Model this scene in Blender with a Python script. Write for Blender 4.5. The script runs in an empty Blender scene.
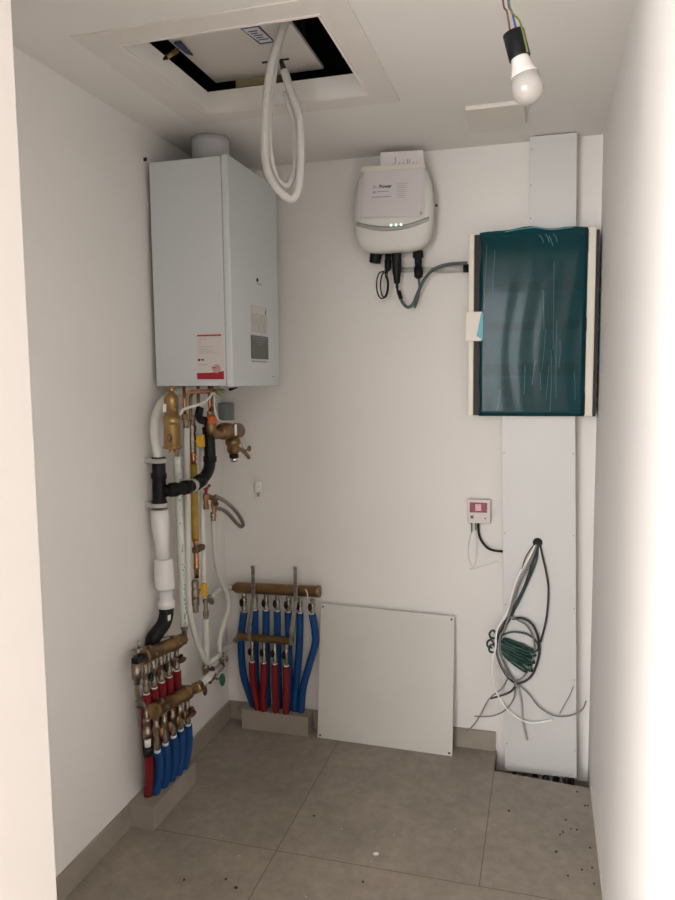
import bpy, bmesh, math, random
from mathutils import Vector, Matrix
random.seed(7)
S = bpy.context.scene
COL = S.collection

# ------------------------------------------------------------ camera, world, light, exposure
RW, RD, RH = 1.576, 2.05, 2.45            # room width, depth, height
FPX, YAW, PITCH, ROLL = 728.59, 0.2764, 0.0979, -0.0106
CAM = Vector((1.3798, -2.9807, 1.5567))
cy, sy, cp, sp, cr, sr = math.cos(YAW), math.sin(YAW), math.cos(PITCH), math.sin(PITCH), math.cos(ROLL), math.sin(ROLL)
FWD = Vector((-sy*cp, cy*cp, -sp)); RIGHT0 = Vector((cy, sy, 0)); UP0 = RIGHT0.cross(FWD)
CR = cr*RIGHT0 + sr*UP0; CU = -sr*RIGHT0 + cr*UP0
cd = bpy.data.cameras.new('camera'); cam = bpy.data.objects.new('camera', cd); COL.objects.link(cam)
cd.sensor_fit = 'VERTICAL'; cd.sensor_height = 36; cd.lens = FPX/900*36; cd.clip_start = .05
mw = Matrix.Identity(4)
for i in range(3):
    mw[i][0], mw[i][1], mw[i][2], mw[i][3] = CR[i], CU[i], -FWD[i], CAM[i]
cam.matrix_world = mw
S.camera = cam
S.view_settings.view_transform = 'Standard'; S.view_settings.look = 'None'
S.view_settings.gamma = 1; S.view_settings.use_curve_mapping = False
S.view_settings.exposure = 0.0
w = bpy.data.worlds.new('world'); S.world = w; w.use_nodes = True
w.node_tree.nodes['Background'].inputs[0].default_value = (1, .97, .93, 1)
w.node_tree.nodes['Background'].inputs[1].default_value = 0.6

def area(name, loc, target, sx, sy_, power, col):
    l = bpy.data.lights.new(name, 'AREA'); l.shape = 'RECTANGLE'; l.size = sx; l.size_y = sy_
    l.energy = power; l.color = col
    o = bpy.data.objects.new(name, l); COL.objects.link(o); o.location = loc
    o.rotation_euler = (Vector(target)-Vector(loc)).to_track_quat('-Z', 'Y').to_euler()
    return o
# daylight entering the hall through its large window, some way behind the camera
area('hall_window_daylight', (-0.25, -5.95, 1.50), (0.5, 0, 1.35), 2.6, 2.1, 155, (.985, .975, 1.0))
area('hall_side_window_daylight', (-1.9, -4.0, 1.5), (1.0, -3.6, 1.4), 2.8, 2.0, 250, (.985, .975, 1.0))

# ------------------------------------------------------------ placing helpers: a sight line met with a real plane
def ray(px, py): return FWD + CR*((px-337.5)/FPX) - CU*((py-450)/FPX)
def X(px, py, x): d = ray(px, py); return CAM + d*((x-CAM.x)/d.x)
def Y(px, py, y): d = ray(px, py); return CAM + d*((y-CAM.y)/d.y)
def Z(px, py, z): d = ray(px, py); return CAM + d*((z-CAM.z)/d.z)

# ------------------------------------------------------------ materials
MATS = {}
def mat(name, col, rough=.5, metal=0, bump=0, bscale=60, var=0, vscale=8, col2=None, spec=None, ribs=0, coat=0, emit=None):
    if name in MATS: return MATS[name]
    m = bpy.data.materials.new(name); m.use_nodes = True; nt = m.node_tree; N = nt.nodes; Lk = nt.links
    b = N['Principled BSDF']
    b.inputs['Base Color'].default_value = (*col, 1); b.inputs['Roughness'].default_value = rough
    b.inputs['Metallic'].default_value = metal
    if spec is not None: b.inputs['Specular IOR Level'].default_value = spec
    if coat: b.inputs['Coat Weight'].default_value = coat
    if emit: b.inputs['Emission Color'].default_value = (*emit[0], 1); b.inputs['Emission Strength'].default_value = emit[1]
    tc = N.new('ShaderNodeTexCoord')
    if var:
        n = N.new('ShaderNodeTexNoise'); n.inputs['Scale'].default_value = vscale; n.inputs['Detail'].default_value = 6
        Lk.new(tc.outputs['Object'], n.inputs['Vector'])
        r = N.new('ShaderNodeMapRange'); r.inputs[1].default_value = .3; r.inputs[2].default_value = .7
        Lk.new(n.outputs['Fac'], r.inputs[0])
        mx = N.new('ShaderNodeMix'); mx.data_type = 'RGBA'
        c2 = col2 or tuple(c*(1-var) for c in col)
        mx.inputs[6].default_value = (*col, 1); mx.inputs[7].default_value = (*c2, 1)
        Lk.new(r.outputs[0], mx.inputs[0]); Lk.new(mx.outputs[2], b.inputs['Base Color'])
    if bump or ribs:
        bp = N.new('ShaderNodeBump'); bp.inputs['Strength'].default_value = bump or .6; bp.inputs['Distance'].default_value = .003
        if ribs:
            wv = N.new('ShaderNodeTexWave'); wv.bands_direction = 'Z'; wv.inputs['Scale'].default_value = ribs
            Lk.new(tc.outputs['Object'], wv.inputs['Vector']); Lk.new(wv.outputs['Fac'], bp.inputs['Height'])
        else:
            n2 = N.new('ShaderNodeTexNoise'); n2.inputs['Scale'].default_value = bscale; n2.inputs['Detail'].default_value = 4
            Lk.new(tc.outputs['Object'], n2.inputs['Vector']); Lk.new(n2.outputs['Fac'], bp.inputs['Height'])
        Lk.new(bp.outputs[0], b.inputs['Normal'])
    MATS[name] = m; return m

WALL = mat('wall_paint', (.84, .815, .775), .9, bump=.12, bscale=90, var=.03, vscale=3)
CEIL = mat('ceiling_paint', (.85, .82, .775), .92, bump=.1, bscale=90, var=.03, vscale=2)
PLAST = mat('hatch_plaster', (.80, .755, .705), .9, bump=.2, bscale=40, var=.05, vscale=9)
JAMB = mat('door_frame_white', (.74, .70, .665), .6)
HALLW = mat('hall_paint', (.82, .79, .76), .9)
HALLF = mat('hall_floor', (.50, .46, .41), .5)
def floor_mat():
    m = mat('stone_tiles', (.36, .31, .255), .42, bump=.08, bscale=130, var=.2, vscale=5)
    nt = m.node_tree; N = nt.nodes; Lk = nt.links; b = N['Principled BSDF']
    base = b.inputs['Base Color'].links[0].from_socket
    g = N.new('ShaderNodeNewGeometry'); s = N.new('ShaderNodeSeparateXYZ'); Lk.new(g.outputs['Position'], s.inputs[0])
    n = N.new('ShaderNodeTexNoise'); n.inputs['Scale'].default_value = 22; n.inputs['Detail'].default_value = 8; n.inputs['Roughness'].default_value = .7
    Lk.new(g.outputs['Position'], n.inputs['Vector'])
    r = N.new('ShaderNodeMapRange'); r.inputs[1].default_value = .35; r.inputs[2].default_value = .7; r.inputs[3].default_value = .82; r.inputs[4].default_value = 1.12
    Lk.new(n.outputs['Fac'], r.inputs[0])
    def M(op, a, c):
        x = N.new('ShaderNodeMath'); x.operation = op
        for i, v in enumerate((a, c)):
            if isinstance(v, (int, float)): x.inputs[i].default_value = v
            elif v is not None: Lk.new(v, x.inputs[i])
        return x.outputs[0]
    def line(sock, v): return M('LESS_THAN', M('ABSOLUTE', M('SUBTRACT', sock, v), None), .0017)
    front = M('LESS_THAN', s.outputs[1], -.85)
    back = M('SUBTRACT', 1, front)
    l = M('MAXIMUM', line(s.outputs[1], -.85), line(s.outputs[0], .55))
    l = M('MAXIMUM', l, M('MULTIPLY', line(s.outputs[0], 1.213), back))
    l = M('MAXIMUM', l, line(s.outputs[1], -2.05))
    mul = N.new('ShaderNodeVectorMath'); mul.operation = 'SCALE'
    Lk.new(base, mul.inputs[0]); Lk.new(r.outputs[0], mul.inputs['Scale'])
    mx = N.new('ShaderNodeMix'); mx.data_type = 'RGBA'; Lk.new(l, mx.inputs[0]); Lk.new(mul.outputs[0], mx.inputs[6])
    mx.inputs[7].default_value = (.15, .125, .10, 1); Lk.new(mx.outputs[2], b.inputs['Base Color'])
    return m
FLOOR = floor_mat()
SKIRT = mat('skirting_tile', (.36, .315, .26), .5, var=.18, vscale=7, bump=.05)
SCREED = mat('rough_screed', (.30, .27, .235), .95, bump=.8, bscale=60, var=.3, vscale=30)
BOIL = mat('boiler_enamel', (.63, .665, .67), .4)
BOILG = mat('boiler_seam', (.30, .31, .31), .6)
BOARD = mat('white_board', (.66, .655, .635), .4, var=.03, vscale=4)
PANELW = mat('panel_white', (.66, .645, .59), .45, var=.05, vscale=5)
EDGE = mat('board_edge', (.30, .28, .25), .8)
CREAM = mat('cream_plastic', (.72, .67, .57), .4)
WPLAS = mat('white_plastic', (.76, .73, .68), .4)
INV = mat('inverter_plastic', (.66, .65, .60), .45)
GREYP = mat('grey_plastic', (.36, .36, .35), .5)
LGREY = mat('light_grey_plastic', (.50, .50, .47), .5)
BLACK = mat('black_plastic', (.008, .008, .009), .45, spec=.22)
DKGREY = mat('dark_grey', (.03, .03, .03), .55, spec=.25)
BRASS = mat('brass', (.44, .29, .13), .40, 1, var=.3, vscale=18, bump=.1)
BRASSD = mat('aged_brass', (.34, .21, .10), .42, .9, var=.35, vscale=25, bump=.15)
COPPER = mat('copper', (.60, .29, .14), .27, 1, var=.25, vscale=30)
NICKEL = mat('nickel', (.36, .31, .24), .33, 1, var=.55, vscale=60)
CHROME = mat('chrome', (.75, .73, .70), .16, 1)
ZINC = mat('zinc', (.42, .41, .38), .32, 1, var=.45, vscale=60)
BLUE = mat('blue_sleeve', (.003, .062, .23), .42, spec=.3, ribs=95, bump=.5)
RED = mat('red_sleeve', (.22, .008, .013), .42, spec=.3, ribs=95, bump=.5)
YELLOW = mat('yellow_paint', (.42, .27, .02), .45, var=.25, vscale=30)
YHAND = mat('yellow_handle', (.75, .42, .03), .4)
ORANGE = mat('orange_handle', (.62, .12, .025), .45)
REDH = mat('red_handle', (.38, .02, .02), .45)
BROWNH = mat('brown_handle', (.08, .030, .022), .5, spec=.3)
GREENH = mat('green_handle', (.01, .12, .06), .45)
INSUL = mat('white_insulation', (.66, .66, .60), .6, bump=.15, bscale=120)
INSULG = mat('marked_insulation', (.70, .72, .65), .6, var=.0)
PIPEW = mat('white_pipe', (.78, .765, .71), .42)
TAPER = mat('white_drain', (.80, .78, .77), .4)
BRAID = mat('steel_braid', (.33, .29, .24), .4, .8, bump=.6, bscale=500)
PAPER = mat('paper', (.70, .645, .645), .7)
PAPER2 = mat('paper_back', (.72, .68, .67), .7)
INK = mat('ink', (.03, .028, .03), .8)
INKG = mat('grey_ink', (.30, .28, .28), .8)
INKL = mat('light_ink', (.47, .44, .43), .8)
STICK = mat('sticker_paper', (.66, .62, .59), .5)
STICKR = mat('sticker_red', (.36, .010, .028), .4)
STICKP = mat('sticker_pink', (.52, .33, .31), .5)
LED = mat('green_led', (.5, 1, .7), .3, emit=((.55, 1, .75), 1.6))
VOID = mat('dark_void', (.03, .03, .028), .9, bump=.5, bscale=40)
UNITW = mat('unit_white', (.70, .655, .60), .5)
NAVY = mat('navy_print', (.02, .03, .09), .5)
GREENC = mat('green_cable', (.004, .050, .036), .35)
GREYC = mat('grey_cable', (.20, .19, .18), .5)
DGREYC = mat('dark_grey_cable', (.035, .035, .036), .45, spec=.3)
SLATE = mat('slate_cable', (.07, .10, .10), .5)
WHITEC = mat('white_cable', (.88, .87, .85), .45)
BROWNC = mat('brown_wire', (.12, .05, .03), .5)
BLUEC = mat('blue_wire', (.02, .05, .22), .5)
YGREEN = mat('yellow_green_wire', (.12, .16, .03), .5)
BULBW = mat('bulb_base', (.66, .62, .60), .35)
BULBD = mat('bulb_diffuser', (.42, .395, .37), .16, coat=.3)
BULBD.node_tree.nodes['Principled BSDF'].inputs['Subsurface Weight'].default_value = .1
STATB = mat('stat_plastic', (.70, .63, .61), .45)
STATR = mat('stat_red', (.22, .010, .035), .35)
MARKG = mat('green_print', (.22, .33, .25), .6)
# teal protective film on the smoked cover
def teal_mat():
    m = bpy.data.materials.new('teal_cover'); m.use_nodes = True; nt = m.node_tree; N = nt.nodes; Lk = nt.links
    b = N['Principled BSDF']; b.inputs['Base Color'].default_value = (.010, .075, .088, 1); b.inputs['Roughness'].default_value = .10
    b.inputs['Specular IOR Level'].default_value = .34
    tc = N.new('ShaderNodeTexCoord'); mp = N.new('ShaderNodeMapping'); mp.inputs['Scale'].default_value = (9, 9, 1.6)
    Lk.new(tc.outputs['Object'], mp.inputs[0])
    n = N.new('ShaderNodeTexNoise'); n.inputs['Scale'].default_value = 1.6; n.inputs['Detail'].default_value = 0; Lk.new(mp.outputs[0], n.inputs[0])
    bp = N.new('ShaderNodeBump'); bp.inputs['Strength'].default_value = .05; bp.inputs['Distance'].default_value = .004
    Lk.new(n.outputs['Fac'], bp.inputs['Height']); Lk.new(bp.outputs[0], b.inputs['Normal'])
    t = N.new('ShaderNodeBsdfTransparent'); t.inputs[0].default_value = (.13, .52, .56, 1)
    mx = N.new('ShaderNodeMixShader'); mx.inputs[0].default_value = .46
    Lk.new(t.outputs[0], mx.inputs[1]); Lk.new(b.outputs[0], mx.inputs[2]); Lk.new(mx.outputs[0], N['Material Output'].inputs[0])
    return m
TEAL = teal_mat()
def clear_mat():
    m = bpy.data.materials.new('clear_sleeve'); m.use_nodes = True; nt = m.node_tree; N = nt.nodes; Lk = nt.links
    b = N['Principled BSDF']; b.inputs['Base Color'].default_value = (.85, .82, .84, 1); b.inputs['Roughness'].default_value = .12
    tc = N.new('ShaderNodeTexCoord'); n = N.new('ShaderNodeTexNoise'); n.inputs['Scale'].default_value = 22; n.inputs['Detail'].default_value = 1
    Lk.new(tc.outputs['Object'], n.inputs[0]); bp = N.new('ShaderNodeBump'); bp.inputs['Strength'].default_value = .5; bp.inputs['Distance'].default_value = .01
    Lk.new(n.outputs['Fac'], bp.inputs['Height']); Lk.new(bp.outputs[0], b.inputs['Normal'])
    t = N.new('ShaderNodeBsdfTransparent'); mx = N.new('ShaderNodeMixShader'); mx.inputs[0].default_value = .08
    Lk.new(t.outputs[0], mx.inputs[1]); Lk.new(b.outputs[0], mx.inputs[2]); Lk.new(mx.outputs[0], N['Material Output'].inputs[0])
    return m
CLEAR = clear_mat()

# ------------------------------------------------------------ mesh builder
ORG = {}
class MB:
    def __init__(s): s.v = []; s.f = []; s.sm = []
    def add(s, vs, fs, smooth=False):
        o = len(s.v); s.v += [Vector(v) for v in vs]; s.f += [tuple(i+o for i in f) for f in fs]; s.sm += [smooth]*len(fs); return s
    def box(s, a, b):
        x0, y0, z0 = a; x1, y1, z1 = b
        v = [(x, y, z) for x in (x0, x1) for y in (y0, y1) for z in (z0, z1)]
        return s.add(v, [(0, 1, 3, 2), (4, 6, 7, 5), (0, 4, 5, 1), (2, 3, 7, 6), (0, 2, 6, 4), (1, 5, 7, 3)])
    def obox(s, c, ax, ay, az):      # oriented box: centre and three half-axis vectors
        c = Vector(c); ax, ay, az = Vector(ax), Vector(ay), Vector(az)
        v = [c+i*ax+j*ay+k*az for i in (-1, 1) for j in (-1, 1) for k in (-1, 1)]
        return s.add(v, [(0, 1, 3, 2), (4, 6, 7, 5), (0, 4, 5, 1), (2, 3, 7, 6), (0, 2, 6, 4), (1, 5, 7, 3)])
    def prism(s, pts, d):            # planar outline pushed along d
        n = len(pts); p = [Vector(q) for q in pts]; d = Vector(d)
        return s.add(p+[q+d for q in p], [tuple(range(n-1, -1, -1)), tuple(range(n, 2*n))]+[(i, (i+1) % n, n+(i+1) % n, n+i) for i in range(n)])
    def lathe(s, p0, axis, prof, seg=20):   # prof: list of (distance along axis, radius)
        p0 = Vector(p0); a = Vector(axis).normalized()
        u = a.cross(Vector((0, 0, 1)) if abs(a.z) < .9 else Vector((1, 0, 0))).normalized(); w_ = a.cross(u)
        vs = []; fs = []
        for t, r in prof:
            for k in range(seg):
                g = 2*math.pi*k/seg; vs.append(p0+a*t+(u*math.cos(g)+w_*math.sin(g))*max(r, 1e-5))
        for i in range(len(prof)-1):
            for k in range(seg):
                k2 = (k+1) % seg; fs.append((i*seg+k, i*seg+k2, (i+1)*seg+k2, (i+1)*seg+k))
        o = len(prof)-1
        s.add(vs, fs, seg > 8)
        base = len(s.v)-len(vs)
        s.f.append(tuple(base+k for k in range(seg-1, -1, -1))); s.sm.append(False)
        s.f.append(tuple(base+o*seg+k for k in range(seg))); s.sm.append(False)
        return s
    def cyl(s, p0, p1, r, r1=None, seg=20):
        p0, p1 = Vector(p0), Vector(p1); L = (p1-p0).length
        return s.lathe(p0, p1-p0, [(0, r), (L, r if r1 is None else r1)], seg)
    def tube(s, pts, r, sub=6, seg=10, closed=False):
        P = [Vector(p) for p in pts]; n = len(P); q = []
        if sub > 1 and n > 2:
            rng = n if closed else n-1
            for i in range(rng):
                if closed: a, b, c, d = P[i-1], P[i], P[(i+1) % n], P[(i+2) % n]
                else: a, b, c, d = P[max(i-1, 0)], P[i], P[i+1], P[min(i+2, n-1)]
                for k in range(sub):
                    t = k/sub
                    q.append(.5*((2*b)+(c-a)*t+(2*a-5*b+4*c-d)*t*t+(3*b-a-3*c+d)*t**3))
            if not closed: q.append(P[-1])
        else: q = P
        m = len(q); T = []
        for i in range(m):
            if closed: t = q[(i+1) % m]-q[i-1]
            else: t = q[min(i+1, m-1)]-q[max(i-1, 0)]
            T.append(t.normalized())
        u = T[0].cross(Vector((0, 0, 1))); 
        if u.length < .1: u = T[0].cross(Vector((1, 0, 0)))
        u.normalize(); vs = []; fs = []
        for i in range(m):
            u = (u-T[i]*u.dot(T[i])).normalized(); w_ = T[i].cross(u)
            rr = r[min(int(i*len(r)/m), len(r)-1)] if isinstance(r, (list, tuple)) else r
            for k in range(seg):
                g = 2*math.pi*k/seg; vs.append(q[i]+(u*math.cos(g)+w_*math.sin(g))*rr)
        for i in range(m if closed else m-1):
            j = (i+1) % m
            for k in range(seg):
                k2 = (k+1) % seg; fs.append((i*seg+k, i*seg+k2, j*seg+k2, j*seg+k))
        s.add(vs, fs, True)
        if not closed:
            base = len(s.v)-len(vs)
            s.f.append(tuple(base+k for k in range(seg-1, -1, -1))); s.sm.append(False)
            s.f.append(tuple(base+(m-1)*seg+k for k in range(seg))); s.sm.append(False)
        return s
    def ball(s, c, r, seg=16, sc=(1, 1, 1)):
        c = Vector(c); prof = [(-math.cos(math.pi*i/10)*r, math.sin(math.pi*i/10)*r) for i in range(11)]
        n0 = len(s.v); s.lathe(Vector((0, 0, 0)), (0, 0, 1), prof, seg)
        for i in range(n0, len(s.v)):
            v = s.v[i]; s.v[i] = Vector((v.x*sc[0], v.y*sc[1], v.z*sc[2]))+c
        return s
    def hexnut(s, p0, p1, r): return s.cyl(p0, p1, r, seg=6)
    def mesh(s, name, org):
        me = bpy.data.meshes.new(name); me.from_pydata([v-org for v in s.v], [], s.f)
        me.polygons.foreach_set('use_smooth', s.sm)
        bm = bmesh.new(); bm.from_mesh(me); bmesh.ops.recalc_face_normals(bm, faces=bm.faces); bm.to_mesh(me); bm.free()
        me.update(); return me
    def build(s, name, m, parent=None, bev=0, label=None, org=None, seg=2):
        if parent is not None: org = ORG[parent.name]
        elif org is None:
            xs = [v.x for v in s.v]; ys = [v.y for v in s.v]; zs = [v.z for v in s.v]
            org = Vector(((min(xs)+max(xs))/2, (min(ys)+max(ys))/2, min(zs)))
        me = s.mesh(name, org); me.materials.append(m)
        o = bpy.data.objects.new(name, me); COL.objects.link(o)
        if parent is not None: o.parent = parent
        else: o.location = org
        ORG[o.name] = org
        if bev:
            b = o.modifiers.new('bevel', 'BEVEL'); b.width = bev; b.segments = seg; b.limit_method = 'ANGLE'; b.harden_normals = False
        if label: o['label'] = label
        return o
def thing(name, label, cat, loc, group=None):
    o = bpy.data.objects.new(name, None); COL.objects.link(o); o.location = loc; o.empty_display_size = .05
    ORG[o.name] = Vector(loc); o['label'] = label; o['category'] = cat
    if group: o['group'] = group
    return o
def tag(o, label, cat, group=None):
    o['label'] = label; o['category'] = cat
    if group: o['group'] = group
    return o
def struct(o): o['kind'] = 'structure'; return o
def text(name, body, size, loc, xdir, ydir, m, parent, ext=.0004, bold=0):
    cu = bpy.data.curves.new(name, 'FONT'); cu.body = body; cu.size = size; cu.extrude = ext; cu.resolution_u = 2; cu.offset = bold
    t = bpy.data.objects.new(name+'_tmp', cu); COL.objects.link(t)
    bpy.context.view_layer.update()
    me = bpy.data.meshes.new_from_object(t.evaluated_get(bpy.context.evaluated_depsgraph_get()))
    bpy.data.objects.remove(t); bpy.data.curves.remove(cu)
    xd, yd = Vector(xdir).normalized(), Vector(ydir).normalized(); zd = xd.cross(yd)
    R = Matrix((xd, yd, zd)).transposed().to_4x4(); org = ORG[parent.name]
    me.transform(Matrix.Translation(Vector(loc)-org) @ R)
    me.materials.clear(); me.materials.append(m)
    o = bpy.data.objects.new(name, me); COL.objects.link(o); o.parent = parent; ORG[o.name] = org
    return o

# ============================================================ ROOM SHELL
HX0, HX1, HY0 = -2.0, 3.2, -6.1
# floor slab with the cut-out in the back right corner
b = MB()
cut = [(0, 0), (1.213, 0), (1.213, -.165), (RW, -.20), (RW, -RD), (0, -RD)]
b.prism([(x, y, -.12) for x, y in reversed(cut)], (0, 0, .12))
struct(b.build('floor', FLOOR, org=Vector((0, 0, 0))))
struct(MB().prism([(1.213, 0, -.12), (1.213, -.165, -.12), (RW, -.20, -.12), (RW, 0, -.12)], (0, 0, .035)).build('trim_3', SCREED))
struct(MB().box((HX0, HY0, -.12), (HX1, -RD, 0)).build('floor_hall', HALLF, org=Vector((0, 0, 0))))
# ceiling around the hatch opening
OX0, OX1, OY0, OY1, OZ = .280, .828, -1.172, -.648, 2.515
b = MB()
b.box((0, -RD, RH), (OX0, 0, OZ)); b.box((OX1, -RD, RH), (RW, 0, OZ))
b.box((OX0, -RD, RH), (OX1, OY0, OZ)); b.box((OX0, OY1, RH), (OX1, 0, OZ))
struct(b.build('ceiling', CEIL))
b = MB()   # plastered border round the hatch
bx0, bx1, by0, by1, bz = .178, .916, -1.252, -.557, RH-.003
b.box((bx0, by0, bz), (OX0, by1, RH)); b.box((OX1, by0, bz), (bx1, by1, RH))
b.box((OX0, by0, bz), (OX1, OY0, RH)); b.box((OX0, OY1, bz), (OX1, by1, RH))
struct(b.build('trim_1', PLAST))
b = MB()   # metal bead at the lip of the opening
for a, c in (((OX0-.008, OY0-.008, bz-.003), (OX0, OY1+.008, bz)), ((OX1, OY0-.008, bz-.003), (OX1+.008, OY1+.008, bz)),
             ((OX0, OY0-.008, bz-.003), (OX1, OY0, bz)), ((OX0, OY1, bz-.003), (OX1, OY1+.008, bz))): b.box(a, c)
struct(b.build('trim_2', mat('bead', (.82, .76, .71), .7)))
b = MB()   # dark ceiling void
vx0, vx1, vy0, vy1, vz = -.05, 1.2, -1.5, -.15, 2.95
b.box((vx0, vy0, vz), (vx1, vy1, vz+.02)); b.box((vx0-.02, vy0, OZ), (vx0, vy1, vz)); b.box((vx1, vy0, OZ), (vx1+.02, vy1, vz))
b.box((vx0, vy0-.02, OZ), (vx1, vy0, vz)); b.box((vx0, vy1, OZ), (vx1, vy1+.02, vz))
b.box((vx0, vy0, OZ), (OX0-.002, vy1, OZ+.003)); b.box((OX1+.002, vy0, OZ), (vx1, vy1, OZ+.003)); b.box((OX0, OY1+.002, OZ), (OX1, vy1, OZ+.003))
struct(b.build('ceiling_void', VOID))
struct(MB().box((-.12, -RD, -.12), (0, .12, 2.52)).build('wall_left', WALL, org=Vector((0, 0, 0))))
struct(MB().box((0, 0, -.12), (RW, .12, 2.52)).build('wall_back', WALL, org=Vector((0, 0, 0))))
struct(MB().box((RW, -RD, -.12), (RW+.12, .12, 2.52)).build('wall_right', WALL, org=Vector((0, 0, 0))))
DX0, DX1, DH = .600, 1.54, 2.32
FT = .16
b = MB(); b.box((HX0, -RD-FT, 0), (DX0-.03, -RD, 2.6)); b.box((DX1+.03, -RD-FT, 0), (HX1, -RD, 2.6)); b.box((DX0-.03, -RD-FT, DH+.03), (DX1+.03, -RD, 2.6))
struct(b.build('wall_front', WALL))
d = thing('door_1', 'x', 'x', (DX0, -RD, 0)); del d['label']; del d['category']; d['kind'] = 'structure'
b = MB(); b.box((DX0-.03, -RD-FT-.012, 0), (DX0, -RD+.05, DH)); b.box((DX0-.10, -RD-FT-.012, 0), (DX0-.03, -RD-FT, DH+.1))
b.build('door_frame', JAMB, d, bev=.003)
b = MB(); b.box((DX1, -RD-FT-.012, 0), (DX1+.03, -RD+.0, DH)); b.box((DX1+.03, -RD-FT-.012, 0), (DX1+.10, -RD-FT, DH+.1))
b.build('door_frame', JAMB, d, bev=.003)
b = MB(); b.box((DX0-.03, -RD-FT-.012, DH), (DX1+.03, -RD, DH+.03)); b.build('door_head', JAMB, d, bev=.003)
struct(MB().box((HX0-.1, HY0, 0), (HX0, -RD-FT, 2.6)).build('wall_hall_left', HALLW))
struct(MB().box((HX1, HY0, 0), (HX1+.1, -RD-FT, 2.6)).build('wall_hall_right', HALLW))
struct(MB().box((HX0, HY0-.1, 0), (HX1, HY0, 2.6)).build('wall_hall_back', HALLW))
struct(MB().box((HX0, HY0, 2.6), (HX1, -RD-FT, 2.7)).build('ceiling_hall', HALLW))
# skirting
b = MB(); b.box((0, -RD, 0), (.012, -.862, .082)); b.box((0, -.538, 0), (.012, 0, .082))
struct(b.build('baseboard_left', SKIRT, bev=.001))
struct(MB().box((.012, -.012, 0), (1.209, 0, .082)).build('baseboard_back', SKIRT, bev=.001))
struct(MB().box((RW-.004, -RD, 0), (RW, -.20, .012)).build('baseboard_right', CREAM))

# tiled plinths for the floor heating sleeves
o = MB().box((0, -.860, 0), (.102, -.540, .084)).build('plinth', SKIRT, bev=.0015); tag(o, 'low stone-tiled plinth against the left wall under the brass manifold', 'plinth')
o = MB().box((.100, -.092, 0), (.414, -.0125, .090)).build('plinth', SKIRT, bev=.0015); tag(o, 'low stone-tiled plinth against the back wall below red and blue hoses', 'plinth')

# ============================================================ BOILER
BX, BY0, BY1, BZ0, BZ1 = .326, -.603, -.128, 1.531, 2.326
bo = thing('gas_boiler', 'tall pale grey wall-hung gas boiler high on the left wall', 'boiler', (0, -.39, BZ0))
MB().box((.021, BY0+.004, BZ0+.004), (BX-.028, BY1-.004, BZ1-.003)).build('casing', BOIL, bo, bev=.004)
MB().box((BX-.0265, BY0, BZ0), (BX, BY1, BZ1)).build('front_cover', BOIL, bo, bev=.006, seg=3)
MB().box((BX-.0285, BY0+.006, BZ0+.006), (BX-.0262, BY1-.006, BZ1-.006)).build('seam_gasket', BOILG, bo)
MB().box((.0005, BY0+.12, BZ0+.08), (.022, BY1-.12, BZ1-.08)).build('mounting_frame', BOILG, bo)
# sticker on the side that faces the door
st = MB().box((0.1870, BY0+.0020, 1.558), (0.2910, BY0+.0045, 1.722)).build('sticker', STICK, bo, label='white paper sticker with red bands and small print')
yy = BY0+.0018
MB().box((0.1920, yy-.0004, 1.710), (0.2840, yy, 1.7155)).build('red_stripe', STICKR, st)
MB().prism([(0.1870, yy, 1.559), (0.2910, yy, 1.558), (0.2910, yy, 1.587), (0.2440, yy, 1.582), (0.1870, yy, 1.581)], (0, -.0004, 0)).build('red_band', STICKR, st)
MB().cyl((0.2640, yy, 1.596), (0.2640, yy-.0006, 1.596), .0155, seg=28).build('round_seal', STICKP, st)
b = MB(); b.box((.244, yy-.0010, 1.597), (.263, yy-.0006, 1.601)); b.box((.247, yy-.0010, 1.590), (.260, yy-.0006, 1.592)); b.build('seal_print', mat('seal_ink', (.25, .09, .10), .6), st)
b = MB()
random.seed(3)
for z, x1 in ((1.699, .229), (1.691, .206), (1.682, .204), (1.672, .256), (1.663, .232), (1.657, .252), (1.650, .269)):
    b.box((0.1930, yy-.0003, z), (x1, yy, z+.0022))
b.build('small_print', INKL, st)
b = MB().box((0.1920, yy-.0003, 1.623), (0.2010, yy, 1.631)); b.box((0.2040, yy-.0003, 1.625), (0.2160, yy, 1.630)); b.build('logo_print', INK, st)
MB().box((0.1930, yy-.0003, 1.609), (0.2300, yy, 1.612)).build('address_print', INKL, st)
# sticker and dark control plate on the front cover
MB().box((BX+.0002, -0.4220, 1.733), (BX+.002, -0.2690, 1.833)).build('type_plate', mat('type_plate', (.62, .60, .53), .5, var=.25, vscale=40), bo, label='pale type plate with faint print')
MB().box((BX+.0021, -0.4220, 1.805), (BX+.0024, -0.2840, 1.830)).build('type_plate_stripe', STICK, bo)
MB().box((BX+.0021, -0.2890, 1.806), (BX+.0026, -0.2820, 1.822)).build('type_plate_mark', INK, bo)
dp = MB().box((BX+.0002, -0.4340, 1.634), (BX+.004, -0.2620, 1.722)).build('control_panel', mat('control_grey', (.13, .13, .125), .5), bo, bev=.002, label='dark grey square control panel')
b = MB()
for k in range(4):
    e = .012+.016*k; b.box((BX+.004, -0.4340+e*1.2, 1.722-e*.55-.0014), (BX+.0045, -0.2620-e*1.2, 1.722-e*.55)); 
b.build('ring_marks', GREYP, dp)
MB().box((BX+.0002, -0.4290, 1.622), (BX+.002, -0.2740, 1.626)).build('panel_lip', BOILG, bo)
MB().cyl((BX, -0.3580, 1.931), (BX+.003, -0.3580, 1.931), .007).build('badge', INK, bo)
MB().box((BX, -0.3540, 1.915), (BX+.001, -0.3140, 1.921)).build('badge_print', mat('badge_ink', (.42, .43, .36), .6), bo)
MB().box((BX, -0.2190, 1.566), (BX+.0008, -0.1890, 1.569)).build('corner_print', INKG, bo)
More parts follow.
